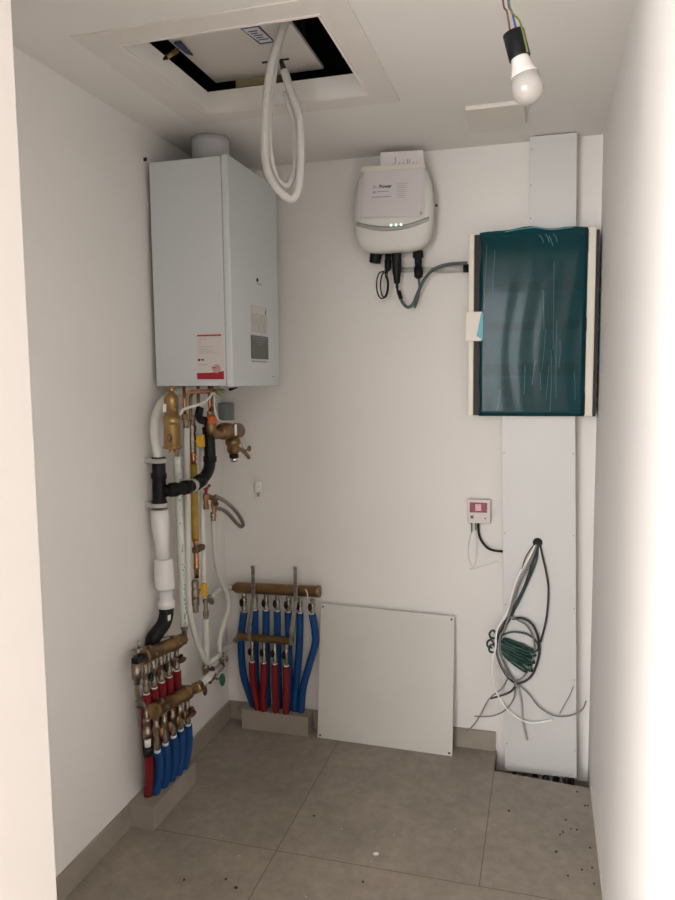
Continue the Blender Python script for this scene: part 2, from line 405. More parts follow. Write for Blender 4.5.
# flue on top
fl = thing('flue_pipe', 'short grey flue collar between the boiler top and the ceiling', 'flue', (.165, -.40, BZ1))
MB().lathe((.168, -.40, BZ1-.001), (0, 0, 1), [(0, .0700), (.10, .0695), (RH-BZ1-.001, .0690)], 32).build('collar', mat('flue_grey', (.56, .57, .57), .45), fl)
MB().lathe((.168, -.40, BZ1-.001), (0, 0, 1), [(0, .074), (.008, .074), (.010, .071)], 32).build('flange', BOIL, fl)
o = MB().lathe((.29, -.235, BZ1-.001), (0, 0, 1), [(0, .026), (.010, .026), (.018, .018), (.040, .014)], 20).build('pipe_stub', PIPEW); tag(o, 'small white pipe stub on the boiler top at its back corner', 'pipe')
o = MB().box((.0005, -.597, 2.330), (.012, -.592, 2.342)).build('wall_hook', DKGREY); tag(o, 'tiny dark hook on the left wall at the boiler top corner', 'hook')

# ============================================================ HATCH CONTENTS
UX0, UX1, UY0, UY1, UZ = .289, .672, -1.30, -.600, 2.56
un = thing('ventilation_unit', 'white ventilation unit seen up inside the ceiling hatch', 'ventilation unit', ((UX0+UX1)/2, -.95, UZ))
MB().box((UX0, UY0, UZ), (UX1, UY1, UZ+.012)).build('bottom_cover', UNITW, un, bev=.002)
MB().box((UX0+.03, UY0+.03, UZ+.012), (UX1-.05, UY1-.03, UZ+.30)).build('casing', mat('black_foam_casing', (.018, .018, .018), .8, bump=.3, bscale=50), un)
lb = MB().prism([(.521, -.948, UZ-.0006), (.580, -.948, UZ-.0006), (.590, -.826, UZ-.0006), (.540, -.826, UZ-.0006)], (0, 0, .0005)).build('rating_label', NAVY, un, label='dark bordered rating label')
MB().prism([(.527, -.930, UZ-.0012), (.575, -.930, UZ-.0012), (.584, -.836, UZ-.0012), (.546, -.836, UZ-.0012)], (0, 0, .0005)).build('label_paper', mat('label_paper', (.72, .74, .80), .6), lb)
b = MB()
for k in range(5): b.box((.538+.002*k, -.915+.014*k, UZ-.0016), (.566+.003*k-(k % 2)*.008, -.909+.014*k, UZ-.0012))
b.build('label_print', NAVY, lb)
MB().box((.500, -.712, UZ-.004), (.590, -.706, UZ+.001)).build('slot', DKGREY, un)
# bits in the void around the unit
o = MB().tube([(.262, -.90, 2.53), (.238, -.86, 2.545), (.228, -.80, 2.62)], .008).build('threaded_rod', DKGREY)
a0, a1 = X(156, 63, .33), X(176, 51, .30)
pl = thing('cable_gland', 'small brass and black plug end poking out of the hatch on the left', 'plug', tuple(Y(166, 57, -.93)))
p0, p1, p2 = Y(156, 63, -.97), Y(166, 57.5, -.93), Y(177, 50.5, -.88)
bpy.data.objects.remove(o)
MB().cyl(p0, p1, .0035, .006, 12).build('tip', DKGREY, pl)
MB().cyl(p1, p2, .0075, .008, 14).build('sleeve', BRASS, pl)
MB().tube([p2, p2+Vector((-.02, .05, .05)), p2+Vector((-.05, .1, .22))], .006).build('cable', DKGREY, pl)
q = [Z(174, 44, 2.55), Z(181, 43, 2.55), Z(193, 56, 2.55), Z(186, 54, 2.55)]
o = MB().prism(q, (0, 0, .006)).build('tape_strip', mat('blue_tape', (.03, .06, .14), .5)); tag(o, 'dark blue tape strip on the left edge of the ventilation unit', 'tape')
o = MB().box((.36, -.598, 2.53), (.475, -.560, 2.60)).build('foam_block', mat('yellow_foam', (.48, .40, .20), .8, bump=.4, bscale=60)); tag(o, 'yellowish foam block behind the ventilation unit in the hatch', 'foam')
o = MB().box((.476, -.598, 2.53), (.53, -.575, 2.60)).build('foam_block', mat('brown_foam', (.14, .07, .04), .8, bump=.6, bscale=60)); tag(o, 'dark brown scrap beside the yellowish foam in the hatch', 'foam')
vc = []
for k, (m, pts, nm, lab) in enumerate([
    (DKGREY, [(.72, -1.25, 2.70), (.74, -1.0, 2.66), (.80, -.75, 2.68), (.9, -.5, 2.72)], 'cable', 'dark cable nearest the ventilation unit in the hatch gap'),
    (DGREYC, [(.80, -1.3, 2.66), (.83, -1.0, 2.70), (.78, -.7, 2.63), (.70, -.45, 2.66)], 'cable', 'charcoal cable crossing the right of the hatch gap'),
    (GREYC, [(.77, -.84, 2.585), (.775, -.80, 2.58), (.782, -.775, 2.585)], 'cable_clip', 'small pale clip in the dark hatch gap on the right')]):
    o = MB().tube(pts, .009 if k < 2 else .006).build(nm, m); tag(o, lab, 'cable')
o = MB().ball((.735, -.87, 2.60), .005).build('indicator_lamp', mat('dim_green', (.05, .35, .2), .4, emit=((.1, .6, .35), .5))); tag(o, 'tiny green indicator in the dark hatch gap', 'indicator')
# white hose hanging out of the hatch
def yy_(seq, ys): return [Y(px, py, y) for (px, py), y in zip(seq, ys)]
hs = thing('condensate_hose', 'white corrugated hose looping down out of the ceiling hatch', 'hose', tuple(Y(290, 200, -.86)))
HOSEM = mat('hose_white', (.60, .575, .54), .5, ribs=70, bump=.4)
h1 = yy_([(288, 18), (281, 34), (272, 62), (267, 95), (265, 140), (267, 168), (277, 188), (291, 199), (299, 185), (301, 150), (299, 115), (291, 92), (284, 70)],
         [-.95, -.95, -.94, -.92, -.90, -.89, -.88, -.86, -.85, -.84, -.84, -.85, -.86])
MB().tube(h1, .0125, 8, 12).build('hose', HOSEM, hs)
h2 = yy_([(284, 24), (276, 60), (270, 110), (270, 150), (276, 176), (286, 186), (294, 172), (296, 145), (293, 118), (285, 92)],
         [-.90, -.90, -.89, -.875, -.86, -.85, -.83, -.82, -.82, -.83])
MB().tube(h2, .0095, 8, 12).build('inner_loop', HOSEM, hs)
e0 = h1[-1]; e1 = e0 + (h1[-1]-h1[-2]).normalized()*.03
MB().cyl(e0, e1, .009, .006, 12).build('hose_tip', DKGREY, hs)

# ceiling vent flap
o = MB().box((1.113, -.445, RH-.014), (1.303, -.25, RH)).build('ceiling_valve', mat('valve_white', (.78, .73, .66), .5), bev=.002); tag(o, 'flat square white cover plate on the ceiling behind the bulb', 'cover plate')

# ============================================================ BULB
yb = -1.42
pA, pT = Y(513.5, 33, yb), Y(531, 102.5, yb)
ax = (pT-pA).normalized(); L = (pT-pA).length
k_ = L/.147
bl = thing('pendant_bulb', 'white light bulb hanging in a black socket from bare ceiling wires', 'light bulb', tuple(pA))
MB().lathe(pA, ax, [(0, .0), (0, .0222*k_), (.050*k_, .0222*k_), (.053*k_, .0222*k_), (.053*k_, .016*k_)], 28).build('socket', BLACK, bl)
MB().lathe(pA, ax, [(t*k_, r*k_) for t, r in ((.050, .0175), (.056, .0185), (.068, .0205), (.080, .0240), (.092, .0292))], 32).build('bulb_base', BULBW, bl)
prof = [(.092, .0292)]
for i in range(1, 15):
    a_ = math.radians(-18+108*i/14); prof.append((.1185+.0315*math.sin(a_)+.0, .0315*math.cos(a_)))
MB().lathe(pA, ax, [(t*k_, r*k_) for t, r in prof], 32).build('diffuser', BULBD, bl)
top = Vector((pA.x-.02, yb, RH))
for m, s_, (dx, e), nm in ((BROWNC, .0016, (-.011, (510, 30)), 'brown_wire'), (BLUEC, .0016, (.003, (516, 28)), 'blue_wire'), (YGREEN, .0017, (.012, (522, 27)), 'earth_wire')):
    q0 = Y(e[0], e[1]+1, yb-.005); mid = Y(*{'brown_wire': (507, 12), 'blue_wire': (512, 12), 'earth_wire': (517, 14)}[nm], yb-.004)
    mid2 = Y(*{'brown_wire': (503, 1), 'blue_wire': (508, 0), 'earth_wire': (509, 2)}[nm], yb)
    pts = [q0, mid, mid2, top+Vector((dx, 0, -.03)), top+Vector((dx*.3, 0, 0))]
    if nm == 'earth_wire': pts = [Y(527.5, 52, yb-.027), Y(525, 40, yb-.027), Y(522.5, 30, yb-.025), Y(519, 20, yb-.016)] + pts[2:]
    MB().tube(pts, s_*1.2, 6, 8).build(nm, m, bl)

# ============================================================ INVERTER on the back wall
ic = Vector((.800, 0, 2.214)); IW, IHh = .160, .166
iv = thing('solar_inverter', 'white rounded wall inverter with green lights on the back wall', 'inverter', (ic.x, 0, 2.046))
def outline(sc, y, n=64, e=4.8, off=0):
    r = []
    for k in range(n):
        g = 2*math.pi*k/n; c, s_ = math.cos(g), math.sin(g)
        x = math.copysign(abs(c)**(2/e), c); z = math.copysign(abs(s_)**(2/e), s_)
        xx = x*(IW-(.020 if z > 0 else .012)*abs(z)**1.6)*sc
        r.append(Vector((ic.x+xx, y, ic.z+z*IHh*sc+off)))
    return r
def loft(rings, cap=True):
    b = MB(); n = len(rings[0]); vs = [v for r in rings for v in r]; fs = []
    for i in range(len(rings)-1):
        for k in range(n): k2 = (k+1) % n; fs.append((i*n+k, i*n+k2, (i+1)*n+k2, (i+1)*n+k))
    b.add(vs, fs, True); b.f.append(tuple(range(n))); b.sm.append(False)
    o0 = (len(rings)-1)*n; b.f.append(tuple(range(o0, o0+n))); b.sm.append(True); return b
loft([outline(.90, 0), outline(.92, -.045)]).build('back_plate', mat('dark_backing', (.06, .06, .06), .5), iv)  # near-black backing between the housing and the wall
loft([outline(.96, -.043), outline(.985, -.06), outline(1.0, -.085), outline(.995, -.102), outline(.975, -.114), outline(.93, -.121), outline(.80, -.125)]).build('housing', INV, iv)
# curved grey band
def bandpt(u, dz): x = ic.x+IW*.985*u; return Vector((x, 0, ic.z-.075+.030*u*u+dz-.004*(1-u*u)))
n = 24; b = MB()
vs = []; 
PRF = [(.0, -.125), (.80, -.125), (.93, -.121), (.975, -.114), (.995, -.102), (1.0, -.085), (1.02, -.080)]
def fy(u):
    a_ = abs(u)
    for (s0, y0), (s1, y1) in zip(PRF[:-1], PRF[1:]):
        if a_ <= s1: return y0+(y1-y0)*(a_-s0)/(s1-s0)-.0008
    return -.08
for i in range(n+1):
    u = -1+2*i/n; t = .0095-.0015*abs(u)**2
    for dz, dy in ((t, 0), (-t, 0)): p = bandpt(u, dz); p.y = fy(u)-.0006; vs.append(p)
    for dz in (t, -t): p = bandpt(u, dz); p.y = fy(u)+.012; vs.append(p)
fs = []
for i in range(n):
    a_ = i*4; c_ = a_+4; fs += [(a_, a_+1, c_+1, c_), (a_, c_, c_+2, a_+2), (a_+1, a_+3, c_+3, c_+1)]
b.add(vs, fs, True); b.build('trim_band', mat('band_grey', (.36, .35, .31), .5), iv)
for k in range(3):
    p = Y(391+5*k, 225.2-.3*k, -.127); MB().lathe(p+Vector((0, .0005, 0)), (0, -1, 0), [(0, .0042), (.0015, .004)], 16).build('status_light', LED, iv, label='glowing green status light')
# papers
f = lambda px, py, y=-.130: Y(px, py, y)
pf = thing('document_sleeve', 'clear sleeve of documents taped onto the front of the inverter', 'document', tuple(f(394, 218)))
sheet = MB().prism([f(364, 171), f(424, 167), f(421, 216), f(362, 217)], (0, .0025, 0)).build('front_sheet', PAPER, pf)
MB().prism([f(380.5, 152.5, -.124), f(423.5, 150, -.124), f(424, 168, -.124), f(380.5, 170, -.124)], (0, .002, 0)).build('rear_sheet', PAPER2, pf)
MB().prism([f(361.5, 167, -.134), f(425, 162.8, -.134), f(425, 167.5, -.134), f(361.5, 172, -.134)], (0, .003, 0)).build('tape_strip', CREAM, pf, label='cream tape strip')
MB().prism([f(361, 171, -.1335), f(427, 168, -.1335), f(425, 218, -.1335), f(360, 219, -.1335)], (0, .0008, 0)).build('clear_cover', CLEAR, pf)
xd = (f(424, 167)-f(364, 171)).normalized(); zd = Vector((0, 1, 0)).cross(xd)*-1
zd = Vector((-xd.z, 0, xd.x))
t0 = f(373, 188.5, -.1312)
text('heading', 'Eu', .017, t0, xd, zd, INKG, pf, bold=.0003); text('heading', 'Power', .0185, f(379.2, 188.2, -.1312), xd, zd, INK, pf, ext=.0006, bold=.0008)
b = MB()
for px, py, e in ((376.5, 192.3, .048), (371.5, 197.8, .078)):
    p = f(px, py, -.1312); b.prism([p, p+xd*e, p+xd*e+zd*.0035, p+zd*.0035], (0, .0004, 0))
p = f(373, 193.6, -.1312); b.prism([p, p+xd*.010, p+xd*.010+zd*.009, p+zd*.009], (0, .0004, 0))
b.build('small_print', INKG, pf)
b = MB()
for k in range(8):
    p = f(397, 184+2.0*k, -.1312); e = (.042, .034, .04, .03, .038, .028, .036, .03)[k]; b.prism([p, p+xd*e, p+xd*e+zd*.003, p+zd*.003], (0, .0004, 0))
b.build('print_block', INKL, pf)
b = MB()
for k, (hx, hh) in enumerate([(.45, 12), (.1, 3), (1.2, 5), (1.8, 5), (2.5, 9), (2.8, 9), (3.5, 5), (4.0, 5)]):
    p = f(392+hx*6, 166, -.1245); b.prism([p, p+xd*.003, p+xd*.003+zd*(.0028*hh), p+zd*(.0028*hh)], (0, .0004, 0))
b.build('print_marks', INKG, pf)
MB().cyl(f(421, 213, -.126), f(421, 213, -.138), .006, .005, 14).build('pin', GREYP, pf)
MB().cyl(Y(435.5, 205.5, -.06), Y(437.5, 205.5, -.06), .004).build('side_screw', BLACK, iv)
# connectors below
def conn(px0, py0, px1, py1, wpx, y=-.06): pass
yc = -.06
def at(px, py, y=yc): return Y(px, py, y)
zb = 2.06
cn = thing('cable_connector', 'short stubby black knob plugged under the inverter at its left', 'connector', tuple(at(375, 256)))
MB().lathe(at(377, 247), at(375, 262)-at(377, 247), [(0, .017), (.02, .018), (.024, .024), (.062, .023), (.064, .018)], 14).build('plug', BLACK, cn)
cn = thing('cable_connector', 'slim black plug under the inverter with looped thin cable', 'connector', tuple(at(388, 268)))
MB().lathe(at(388, 247), at(388, 271)-at(388, 247), [(0, .013), (.05, .013), (.052, .015), (.085, .014), (.095, .006)], 16).build('plug', BLACK, cn)
for i, (r1, r2, cx_) in enumerate(((5.5, 13.5, 382), (4, 12.5, 384.5))):
    pts = [at(387.5, 269)]+[at(cx_+r1*math.cos(g), 285+r2*math.sin(g), yc-.006*i) for g in [math.radians(-80+k*-30) for k in range(12)]]
    MB().tube(pts+[at(388.5, 266)], .0028, 5, 8).build('cable', BLACK, cn)
cn = thing('cable_connector', 'largest black plug under the middle of the inverter', 'connector', tuple(at(397, 285)))
MB().lathe(at(396.5, 246), at(397, 287)-at(396.5, 246), [(0, .021), (.035, .021), (.038, .019), (.10, .018), (.125, .014), (.145, .012), (.15, .006), (.165, .006)], 18).build('plug', BLACK, cn)
MB().tube([at(397, 284), at(397.5, 290), at(400, 295)], .005).build('cable', BLACK, cn)
MB().cyl(at(398.5, 291), at(401, 299), .009, .008, 14).build('coupler', BLACK, cn)
cn = thing('cable_connector', 'long ridged black plug under the right of the inverter', 'connector', tuple(at(418, 278)))
MB().lathe(at(418, 246), at(418.5, 279)-at(418, 246), [(0, .016), (.02, .016), (.021, .021), (.045, .021), (.047, .015), (.08, .014), (.082, .018), (.12, .017), (.127, .008)], 18).build('plug', BLACK, cn)
o = MB().tube([at(401, 299), at(403.5, 304), at(408, 307.3), at(413, 304), at(417, 295), at(423, 282), at(431, 271.5), at(440, 266.5), at(451, 264), at(467, 263, -.05)], .0065, 6, 10).build('inverter_cable', SLATE); tag(o, 'thick slate-green cable curving from the inverter plug to the distribution box', 'cable')
o = MB().tube([at(418.5, 277), at(419.5, 288), at(418, 298), at(414.5, 308)], .0045, 6, 10).build('inverter_cable', SLATE); tag(o, 'thin slate-green cable hanging from the ridged black plug', 'cable')
cdn = thing('wall_conduit', 'short light grey conduit on the back wall left of the distribution box', 'conduit', tuple(at(452, 269, -.02)))
MB().cyl(Y(401, 270, -.014), Y(438, 269.5, -.014), .010, seg=16).build('tube', LGREY, cdn)
MB().cyl(Y(438, 269.5, -.022), Y(464, 268.5, -.022), .014, seg=16).build('clip_sleeve', mat('sleeve_grey', (.50, .49, .47), .35), cdn)
MB().cyl(Y(463.5, 268.5, -.022), Y(469, 268.3, -.022), .016, seg=16).build('entry_nut', BLACK, cdn)

# ============================================================ DISTRIBUTION BOX and trunking
DBX0, DBX1, DBZ0, DBZ1, DBY = 1.096, 1.553, 1.406, 2.094, -.128
db = thing('distribution_box', 'distribution box with teal film-covered door on the back wall', 'distribution box', ((DBX0+DBX1)/2, 0, DBZ0))
b = MB(); T_ = .022
b.box((DBX0, DBY+.012, DBZ0), (DBX0+T_, 0, DBZ1)); b.box((DBX1-T_-.012, DBY+.012, DBZ0), (DBX1, 0, DBZ1))
b.box((DBX0+T_, DBY+.012, DBZ0), (DBX1-T_-.012, 0, DBZ0+.012)); b.box((DBX0+T_, DBY+.012, DBZ1-.012), (DBX1-T_-.012, 0, DBZ1))
b.box((DBX0+T_, -.03, DBZ0+.012), (DBX1-T_-.012, 0, DBZ1-.012))
b.build('housing', CREAM, db)
MB().box((DBX0, DBY, DBZ0), (DBX0+.021, DBY+.0115, DBZ1)).build('left_stile', CREAM, db, bev=.003)
MB().box((DBX1-.028, DBY, DBZ0), (DBX1, DBY+.0115, DBZ1)).build('hinge_stile', CREAM, db, bev=.003)
DX_0, DX_1 = DBX0+.0215, DBX1-.0285
yd = DBY-.002
# inner cover plates with module rows
pm = mat('cover_grey', (.58, .62, .62), .5)
ys_ = DBY+.050
b = MB(); rows = [(1.878, 1.918), (1.733, 1.766), (1.559, 1.607)]
zz = DBZ0+.014
for z0, z1 in sorted(rows):
    b.box((DX_0+.03, ys_, zz), (DX_1-.02, ys_+.006, z0)); zz = z1
b.box((DX_0+.03, ys_, zz), (DX_1-.02, ys_+.006, DBZ1-.014))
b.build('cover_plate', pm, db)
for z0, z1 in rows: MB().box((DX_0+.03, ys_+.02, z0), (DX_1-.02, ys_+.026, z1)).build('module_slot', DKGREY, db)
for k in range(6):
    x0 = DX_0+.090+k*.019
    MB().box((x0, ys_-.02, 1.480), (x0+.0165, ys_+.0, 1.548)).build('breaker', mat('breaker_ochre', (.42, .34, .06), .5), db)
# door: dark rebate frame + film covered pane
b = MB()
for a_, c_ in (((DX_0, yd+.002, DBZ0+.004), (DX_0+.026, yd+.010, DBZ1-.004)), ((DX_1-.012, yd+.002, DBZ0+.004), (DX_1, yd+.010, DBZ1-.004)),
               ((DX_0+.026, yd+.002, DBZ0+.004), (DX_1-.012, yd+.010, DBZ0+.010)), ((DX_0+.026, yd+.002, DBZ1-.010), (DX_1-.012, yd+.010, DBZ1-.004))): b.box(a_, c_)
dr = b.build('door', mat('door_dark', (.028, .028, .027), .5, spec=.2), db, label='smoked door behind teal film')
# the film, slightly rippled sheet
b = MB(); nx, nz = 26, 34; vs = []; random.seed(5)
fx0, fx1, fz0, fz1 = DX_0+.020, DX_1-.002, DBZ0+.001, DBZ1+.006
for j in range(nz+1):
    for i in range(nx+1):
        u, v = i/nx, j/nz
        xx = fx0+(fx1-fx0)*u; z_ = fz0+(fz1-fz0)*v
        if j == nz: z_ += -.004+.010*max(0, math.sin(u*5.2-.6))+.003*math.sin(u*17)
        if i == 0: xx += .004*math.sin(v*9)+.003*math.sin(v*23)
        vs.append((xx, yd-.0006-.0012*(.5+.5*math.sin(u*31+2*math.sin(v*5)))*(.3+.7*u), z_))
b.add(vs, [(j*(nx+1)+i, j*(nx+1)+i+1, (j+1)*(nx+1)+i+1, (j+1)*(nx+1)+i) for j in range(nz) for i in range(nx)], True)
fm = b.build('film', TEAL, db, label='teal protective film')
so = fm.modifiers.new('thick', 'SOLIDIFY'); so.thickness = .0006
FOLD = mat('film_fold', (.10, .30, .33), .3)
random.seed(11)
folds = [(495, 250, 492, 300), (554, 262, 553, 350), (551, 350, 550, 412), (546, 330, 542, 370), (543, 290, 544, 330), (535, 360, 532, 385), (557, 320, 556, 398),
         (549, 365, 546, 400), (525, 365, 524, 395), (574, 372, 575, 400), (484, 320, 483, 350), (487, 245, 484, 315), (541, 372, 541, 390), (560, 340, 559, 368), (500, 390, 497, 410)]
for (a_, c_, d_, e_) in folds:
    p, q = Y(a_, c_, yd-.004), Y(d_, e_, yd-.004); m_ = (p+q)/2+Vector((random.uniform(-.003, .003), 0, 0))
    MB().tube([p, m_, q], .0007, 4, 6).build('film_crease', FOLD, db)
for cx_, cy_, tt in ((541, 239, 1), (547, 238, .6), (551, 240, -.4), (555, 238, .8)):
    MB().tube([Y(cx_-2, cy_-4, yd-.0035), Y(cx_+tt, cy_-1, yd-.0045), Y(cx_+1+tt, cy_+2, yd-.0045), Y(cx_+2, cy_+5-tt, yd-.0035)], .0011, 4, 6).build('film_crease', FOLD, db)
MB().tube([Y(505, 231.8, yd-.004), Y(520, 229, yd-.005), Y(535, 227.5, yd-.004), Y(552, 229.5, yd-.005), Y(573, 227, yd-.004)], .002, 6, 6).build('film_crease', FOLD, db)
lt = MB().prism([Y(465.5, 312, yd-.006), Y(482, 311.5, yd-.006), Y(481.5, 341, yd-.006), Y(465.5, 341, yd-.006)], (0, .012, 0)).build('latch', CREAM, db, bev=.002)
MB().prism([Y(481, 313, yd-.0068), Y(483.5, 313, yd-.0068), Y(482.5, 340, yd-.0068), Y(476.5, 336, yd-.0068)], (0, .0006, 0)).build('film_scrap', mat('bright_teal', (.03, .33, .42), .35), db, label='bright teal scrap of film')
for z0, z1 in ((DBZ1-.09, DBZ1-.01), (1.72, 1.77), (DBZ0+.008, DBZ0+.09)):
    MB().box((DBX1-.032, yd-.001, z0), (DBX1-.027, yd+.003, z1)).build('hinge', BLACK, db)
MB().box((DBX1+.0005, -.118, DBZ0), (DBX1+.012, 0, DBZ1-.01)).build('side_shadow', DKGREY, db)  # dark strip standing in for the shadow between box and right wall

# trunking boards
cu_ = thing('cable_trunking', 'narrow white trunking from the distribution box up to the ceiling', 'trunking', (1.397, 0, DBZ1))
MB().prism([(1.313, -.070, 2.094), (1.484, -.070, 2.094), (1.481, -.070, RH-.004), (1.313, -.070, RH-.004)], (0, .003, 0)).build('lid', BOARD, cu_, bev=.001)
MB().prism([(1.316, -.067, 2.094), (1.480, -.067, 2.094), (1.478, -.067, RH-.006), (1.316, -.067, RH-.006)], (0, .067, 0)).build('body', CREAM, cu_)
for z in (2.15, 2.27, 2.40): MB().cyl((1.32, -.07, z), (1.32, -.0725, z), .003).build('screw', GREYP, cu_)
bd = thing('cover_board', 'tall white board below the distribution box reaching into the floor cut-out', 'board', (1.39, 0, -.03))
q = [Vector((1.222, -.080, 1.406)), Vector((1.495, -.080, 1.406)), Vector((1.530, -.080, -.034)), Vector((1.252, -.080, -.040))]
MB().prism(q, (0, .004, 0)).build('panel', BOARD, bd, bev=.0015)
MB().prism([q[0]+Vector((.004, .004, 0)), q[1]+Vector((-.004, .004, 0)), q[2]+Vector((-.004, .004, .12)), q[3]+Vector((.004, .004, .12))], (0, .075, 0)).build('channel', PANELW, bd)
for k, t in enumerate((.10, .32, .52, .72, .92)):
    for s_ in (0, 1):
        p = (q[0] if s_ == 0 else q[1]).lerp(q[3] if s_ == 0 else q[2], t)+Vector((.008 if s_ == 0 else -.008, 0, 0))
        MB().cyl(p, p+Vector((0, -.002, 0)), .003, seg=12).build('screw', GREYP, bd)
# sleeved cables in the cut-out
for k in range(12):
    x = 1.285+k*.0205; m = (BLACK, GREYC, DGREYC, GREYC)[k % 4] if k not in (0, 11) else BLACK
    r = .0085
    o = MB().tube([(x, -.155, -.0755), (x, -.12, -.0755), (x+.002, -.085, -.073), (x+.003, -.062, -.055), (x+.003, -.052, -.02), (x+.003, -.050, .06)], r, 5, 10).build('cable_sleeve', m)
    tag(o, 'grey and black cable sleeves rising from the floor cut-out under the tall board', 'cable sleeve', 'cable sleeves in the floor cut-out')

# leaning panel
lp = thing('leaning_panel', 'square white panel leaning against the back wall on the floor', 'panel', (.747, -.095, 0))
P0, P1, P2, P3 = Vector((.454, -.088, .001)), Vector((1.040, -.100, .001)), Vector((1.039, -.030, .571)), Vector((.458, -.030, .583))
n_ = (P1-P0).cross(P3-P0).normalized()
if n_.y < 0: n_ = -n_
MB().prism([P0, P1, P2, P3], n_*.012).build('sheet', PANELW, lp, bev=.0015)
for a_, c_ in ((P0, P2), (P1, P3), (P2, P0), (P3, P1)):
    p = a_+(c_-a_).normalized()*.018; MB().cyl(p, p-n_*.0025, .0042, seg=14).build('corner_screw', DKGREY, lp)

# ============================================================ CONTROL BOX
cb = thing('control_box', 'small white control box with red label on the back wall', 'control box', tuple(Y(479, 523, 0)))
a_ = [Y(467.2, 499.5, -.032), Y(490.6, 500, -.032), Y(490.3, 523.8, -.032), Y(467.4, 523, -.032)]
MB().prism(a_, (0, .032, 0)).build('case', STATB, cb, bev=.003)
rl = MB().prism([Y(469.6, 502.2, -.0327), Y(487.2, 502.8, -.0327), Y(487, 512.8, -.0327), Y(469.6, 512.4, -.0327)], (0, .0006, 0)).build('red_label', STATR, cb)
MB().prism([Y(475.2, 504.2, -.0333), Y(481.2, 504.3, -.0333), Y(481.2, 511, -.0333), Y(475.2, 511, -.0333)], (0, .0004, 0)).build('label_square', mat('label_pink', (.72, .42, .45), .5), rl)
b = MB()
for k in range(4): p = Y(469.9+.2*k, 504.0+2*k, -.0333); b.box((p.x, p.y, p.z), (p.x+.010, p.y+.0004, p.z+.002)); p = Y(482.6, 504.3+2*k, -.0333); b.box((p.x, p.y, p.z), (p.x+.014, p.y+.0004, p.z+.002))
b.build('label_print', mat('label_print_pink', (.34, .08, .11), .5), rl)
b = MB(); p = Y(472, 517, -.033); b.obox(p, (.006, 0, .006), (0, .0006, 0), (.0015, 0, -.0015)); b.obox(p, (.006, 0, -.006), (0, .0006, 0), (.0015, 0, .0015)); b.build('cross_mark', INK, cb)
MB().cyl(Y(485.3, 518.5, -.032), Y(485.3, 518.5, -.0345), .004, seg=14).build('button', mat('button_olive', (.28, .30, .20), .5), cb)
for px in (471.6, 475.6): MB().cyl(Y(px, 521, -.016), Y(px, 532 if px < 473 else 530, -.016), .0035, .0025, 10).build('cable_gland', mat('gland_green', (.10, .22, .15), .5), cb)
o = MB().tube([Y(478.4, 522, -.018), Y(478.6, 532, -.018), Y(481, 540, -.02), Y(487, 547.5, -.02), Y(494, 550.5, -.02), Y(504, 551.5, -.02)], .0048, 6, 10).build('control_cable', BLACK); tag(o, 'black cable curving from the small control box to the tall board', 'cable')
WTHIN = mat('thin_white_wire', (.80, .77, .73), .5)
o = MB().tube([Y(471.4, 531, -.016), Y(468, 545, -.012), Y(468.5, 558, -.01), Y(473, 567.5, -.01), Y(475.5, 560, -.012), Y(476.6, 545, -.016), Y(475.6, 529, -.016)], .0016, 6, 8).build('sensor_wire', WTHIN); tag(o, 'thin white wire looping below the small control box', 'wire')
o = MB().tube([Y(473, 568, -.01), Y(471, 569.5, -.008), Y(480, 567, -.008), Y(490, 564, -.008), Y(497, 561.5, -.008), Y(499, 564, -.008)], .0024, 6, 8).build('sensor_wire', WTHIN); tag(o, 'white wire end lying sideways on the wall below the control box', 'wire')

# ============================================================ CABLE BUNDLE on the tall board
def C(a, c, y=-.095): return Y(455+a*.2445, 520+c*.2445, y)
def cable(pts, r, m, label, y0=-.098, name='loose_cable', cat='cable', group=None):
    P = [C(p[0], p[1], p[2] if len(p) > 2 else y0) for p in pts]
    o = MB().tube(P, r*(1.15 if r > .0031 else .95), 7, 8).build(name, m); tag(o, label, cat, group); return o
g = C(338, 92, -.080)
o = MB().lathe(g+Vector((0, .002, 0)), (0, -1, 0), [(0, .0185), (.004, .0185), (.0045, .013), (.004, .0125)], 24).build('grommet', BLACK); tag(o, 'black cable grommet in the tall white board', 'grommet')
cable([(348, 98, -.078), (356, 140), (374, 220), (382, 290), (374, 400), (350, 500)], .0036, DGREYC, 'dark cable hanging in an arc on the right of the bundle')
cable([(340, 100, -.078), (330, 170), (290, 270), (240, 375), (205, 440), (180, 500)], .0036, GREENC, 'green cable running straight from grommet to coil')
cable([(330, 100, -.078), (300, 160), (250, 250, -.112), (212, 380, -.114), (172, 450, -.118), (166, 520, -.118), (152, 600, -.112), (165, 690, -.1), (215, 775), (300, 828), (400, 818)], .0036, WHITEC, 'white cable sweeping down the board in a long curve')
cable([(334, 100, -.078), (312, 165), (268, 250, -.105), (240, 330, -.105), (205, 440, -.105), (185, 480, -.106), (190, 560, -.104), (235, 650, -.1)], .0042, GREYC, 'thick pale grey cable along the front of the bundle')
cable([(326, 96, -.078), (290, 150), (272, 205, -.108), (250, 255, -.108)], .0022, mat('dark_violet_wire', (.07, .02, .03), .5), 'short dark reddish wire at the top of bundle')
cable([(344, 98, -.078), (318, 170), (285, 270), (245, 350), (200, 430), (170, 500), (178, 570), (210, 635), (255, 668), (310, 640), (340, 570), (344, 500), (318, 430), (275, 402), (235, 405)], .0042, DGREYC, 'dark grey cable tied into a round coil')
cable([(225, 395, -.1), (290, 430, -.1), (322, 490, -.1), (318, 570, -.1), (270, 650, -.1), (220, 640, -.1), (180, 570, -.1), (168, 480, -.1), (200, 410, -.1)], .0032, GREYC, 'grey cable loop inside the round coil')
cc = thing('cable_coil', 'dark green cable wound into a flat coil on the board', 'cable', tuple(C(255, 610)))
random.seed(21)
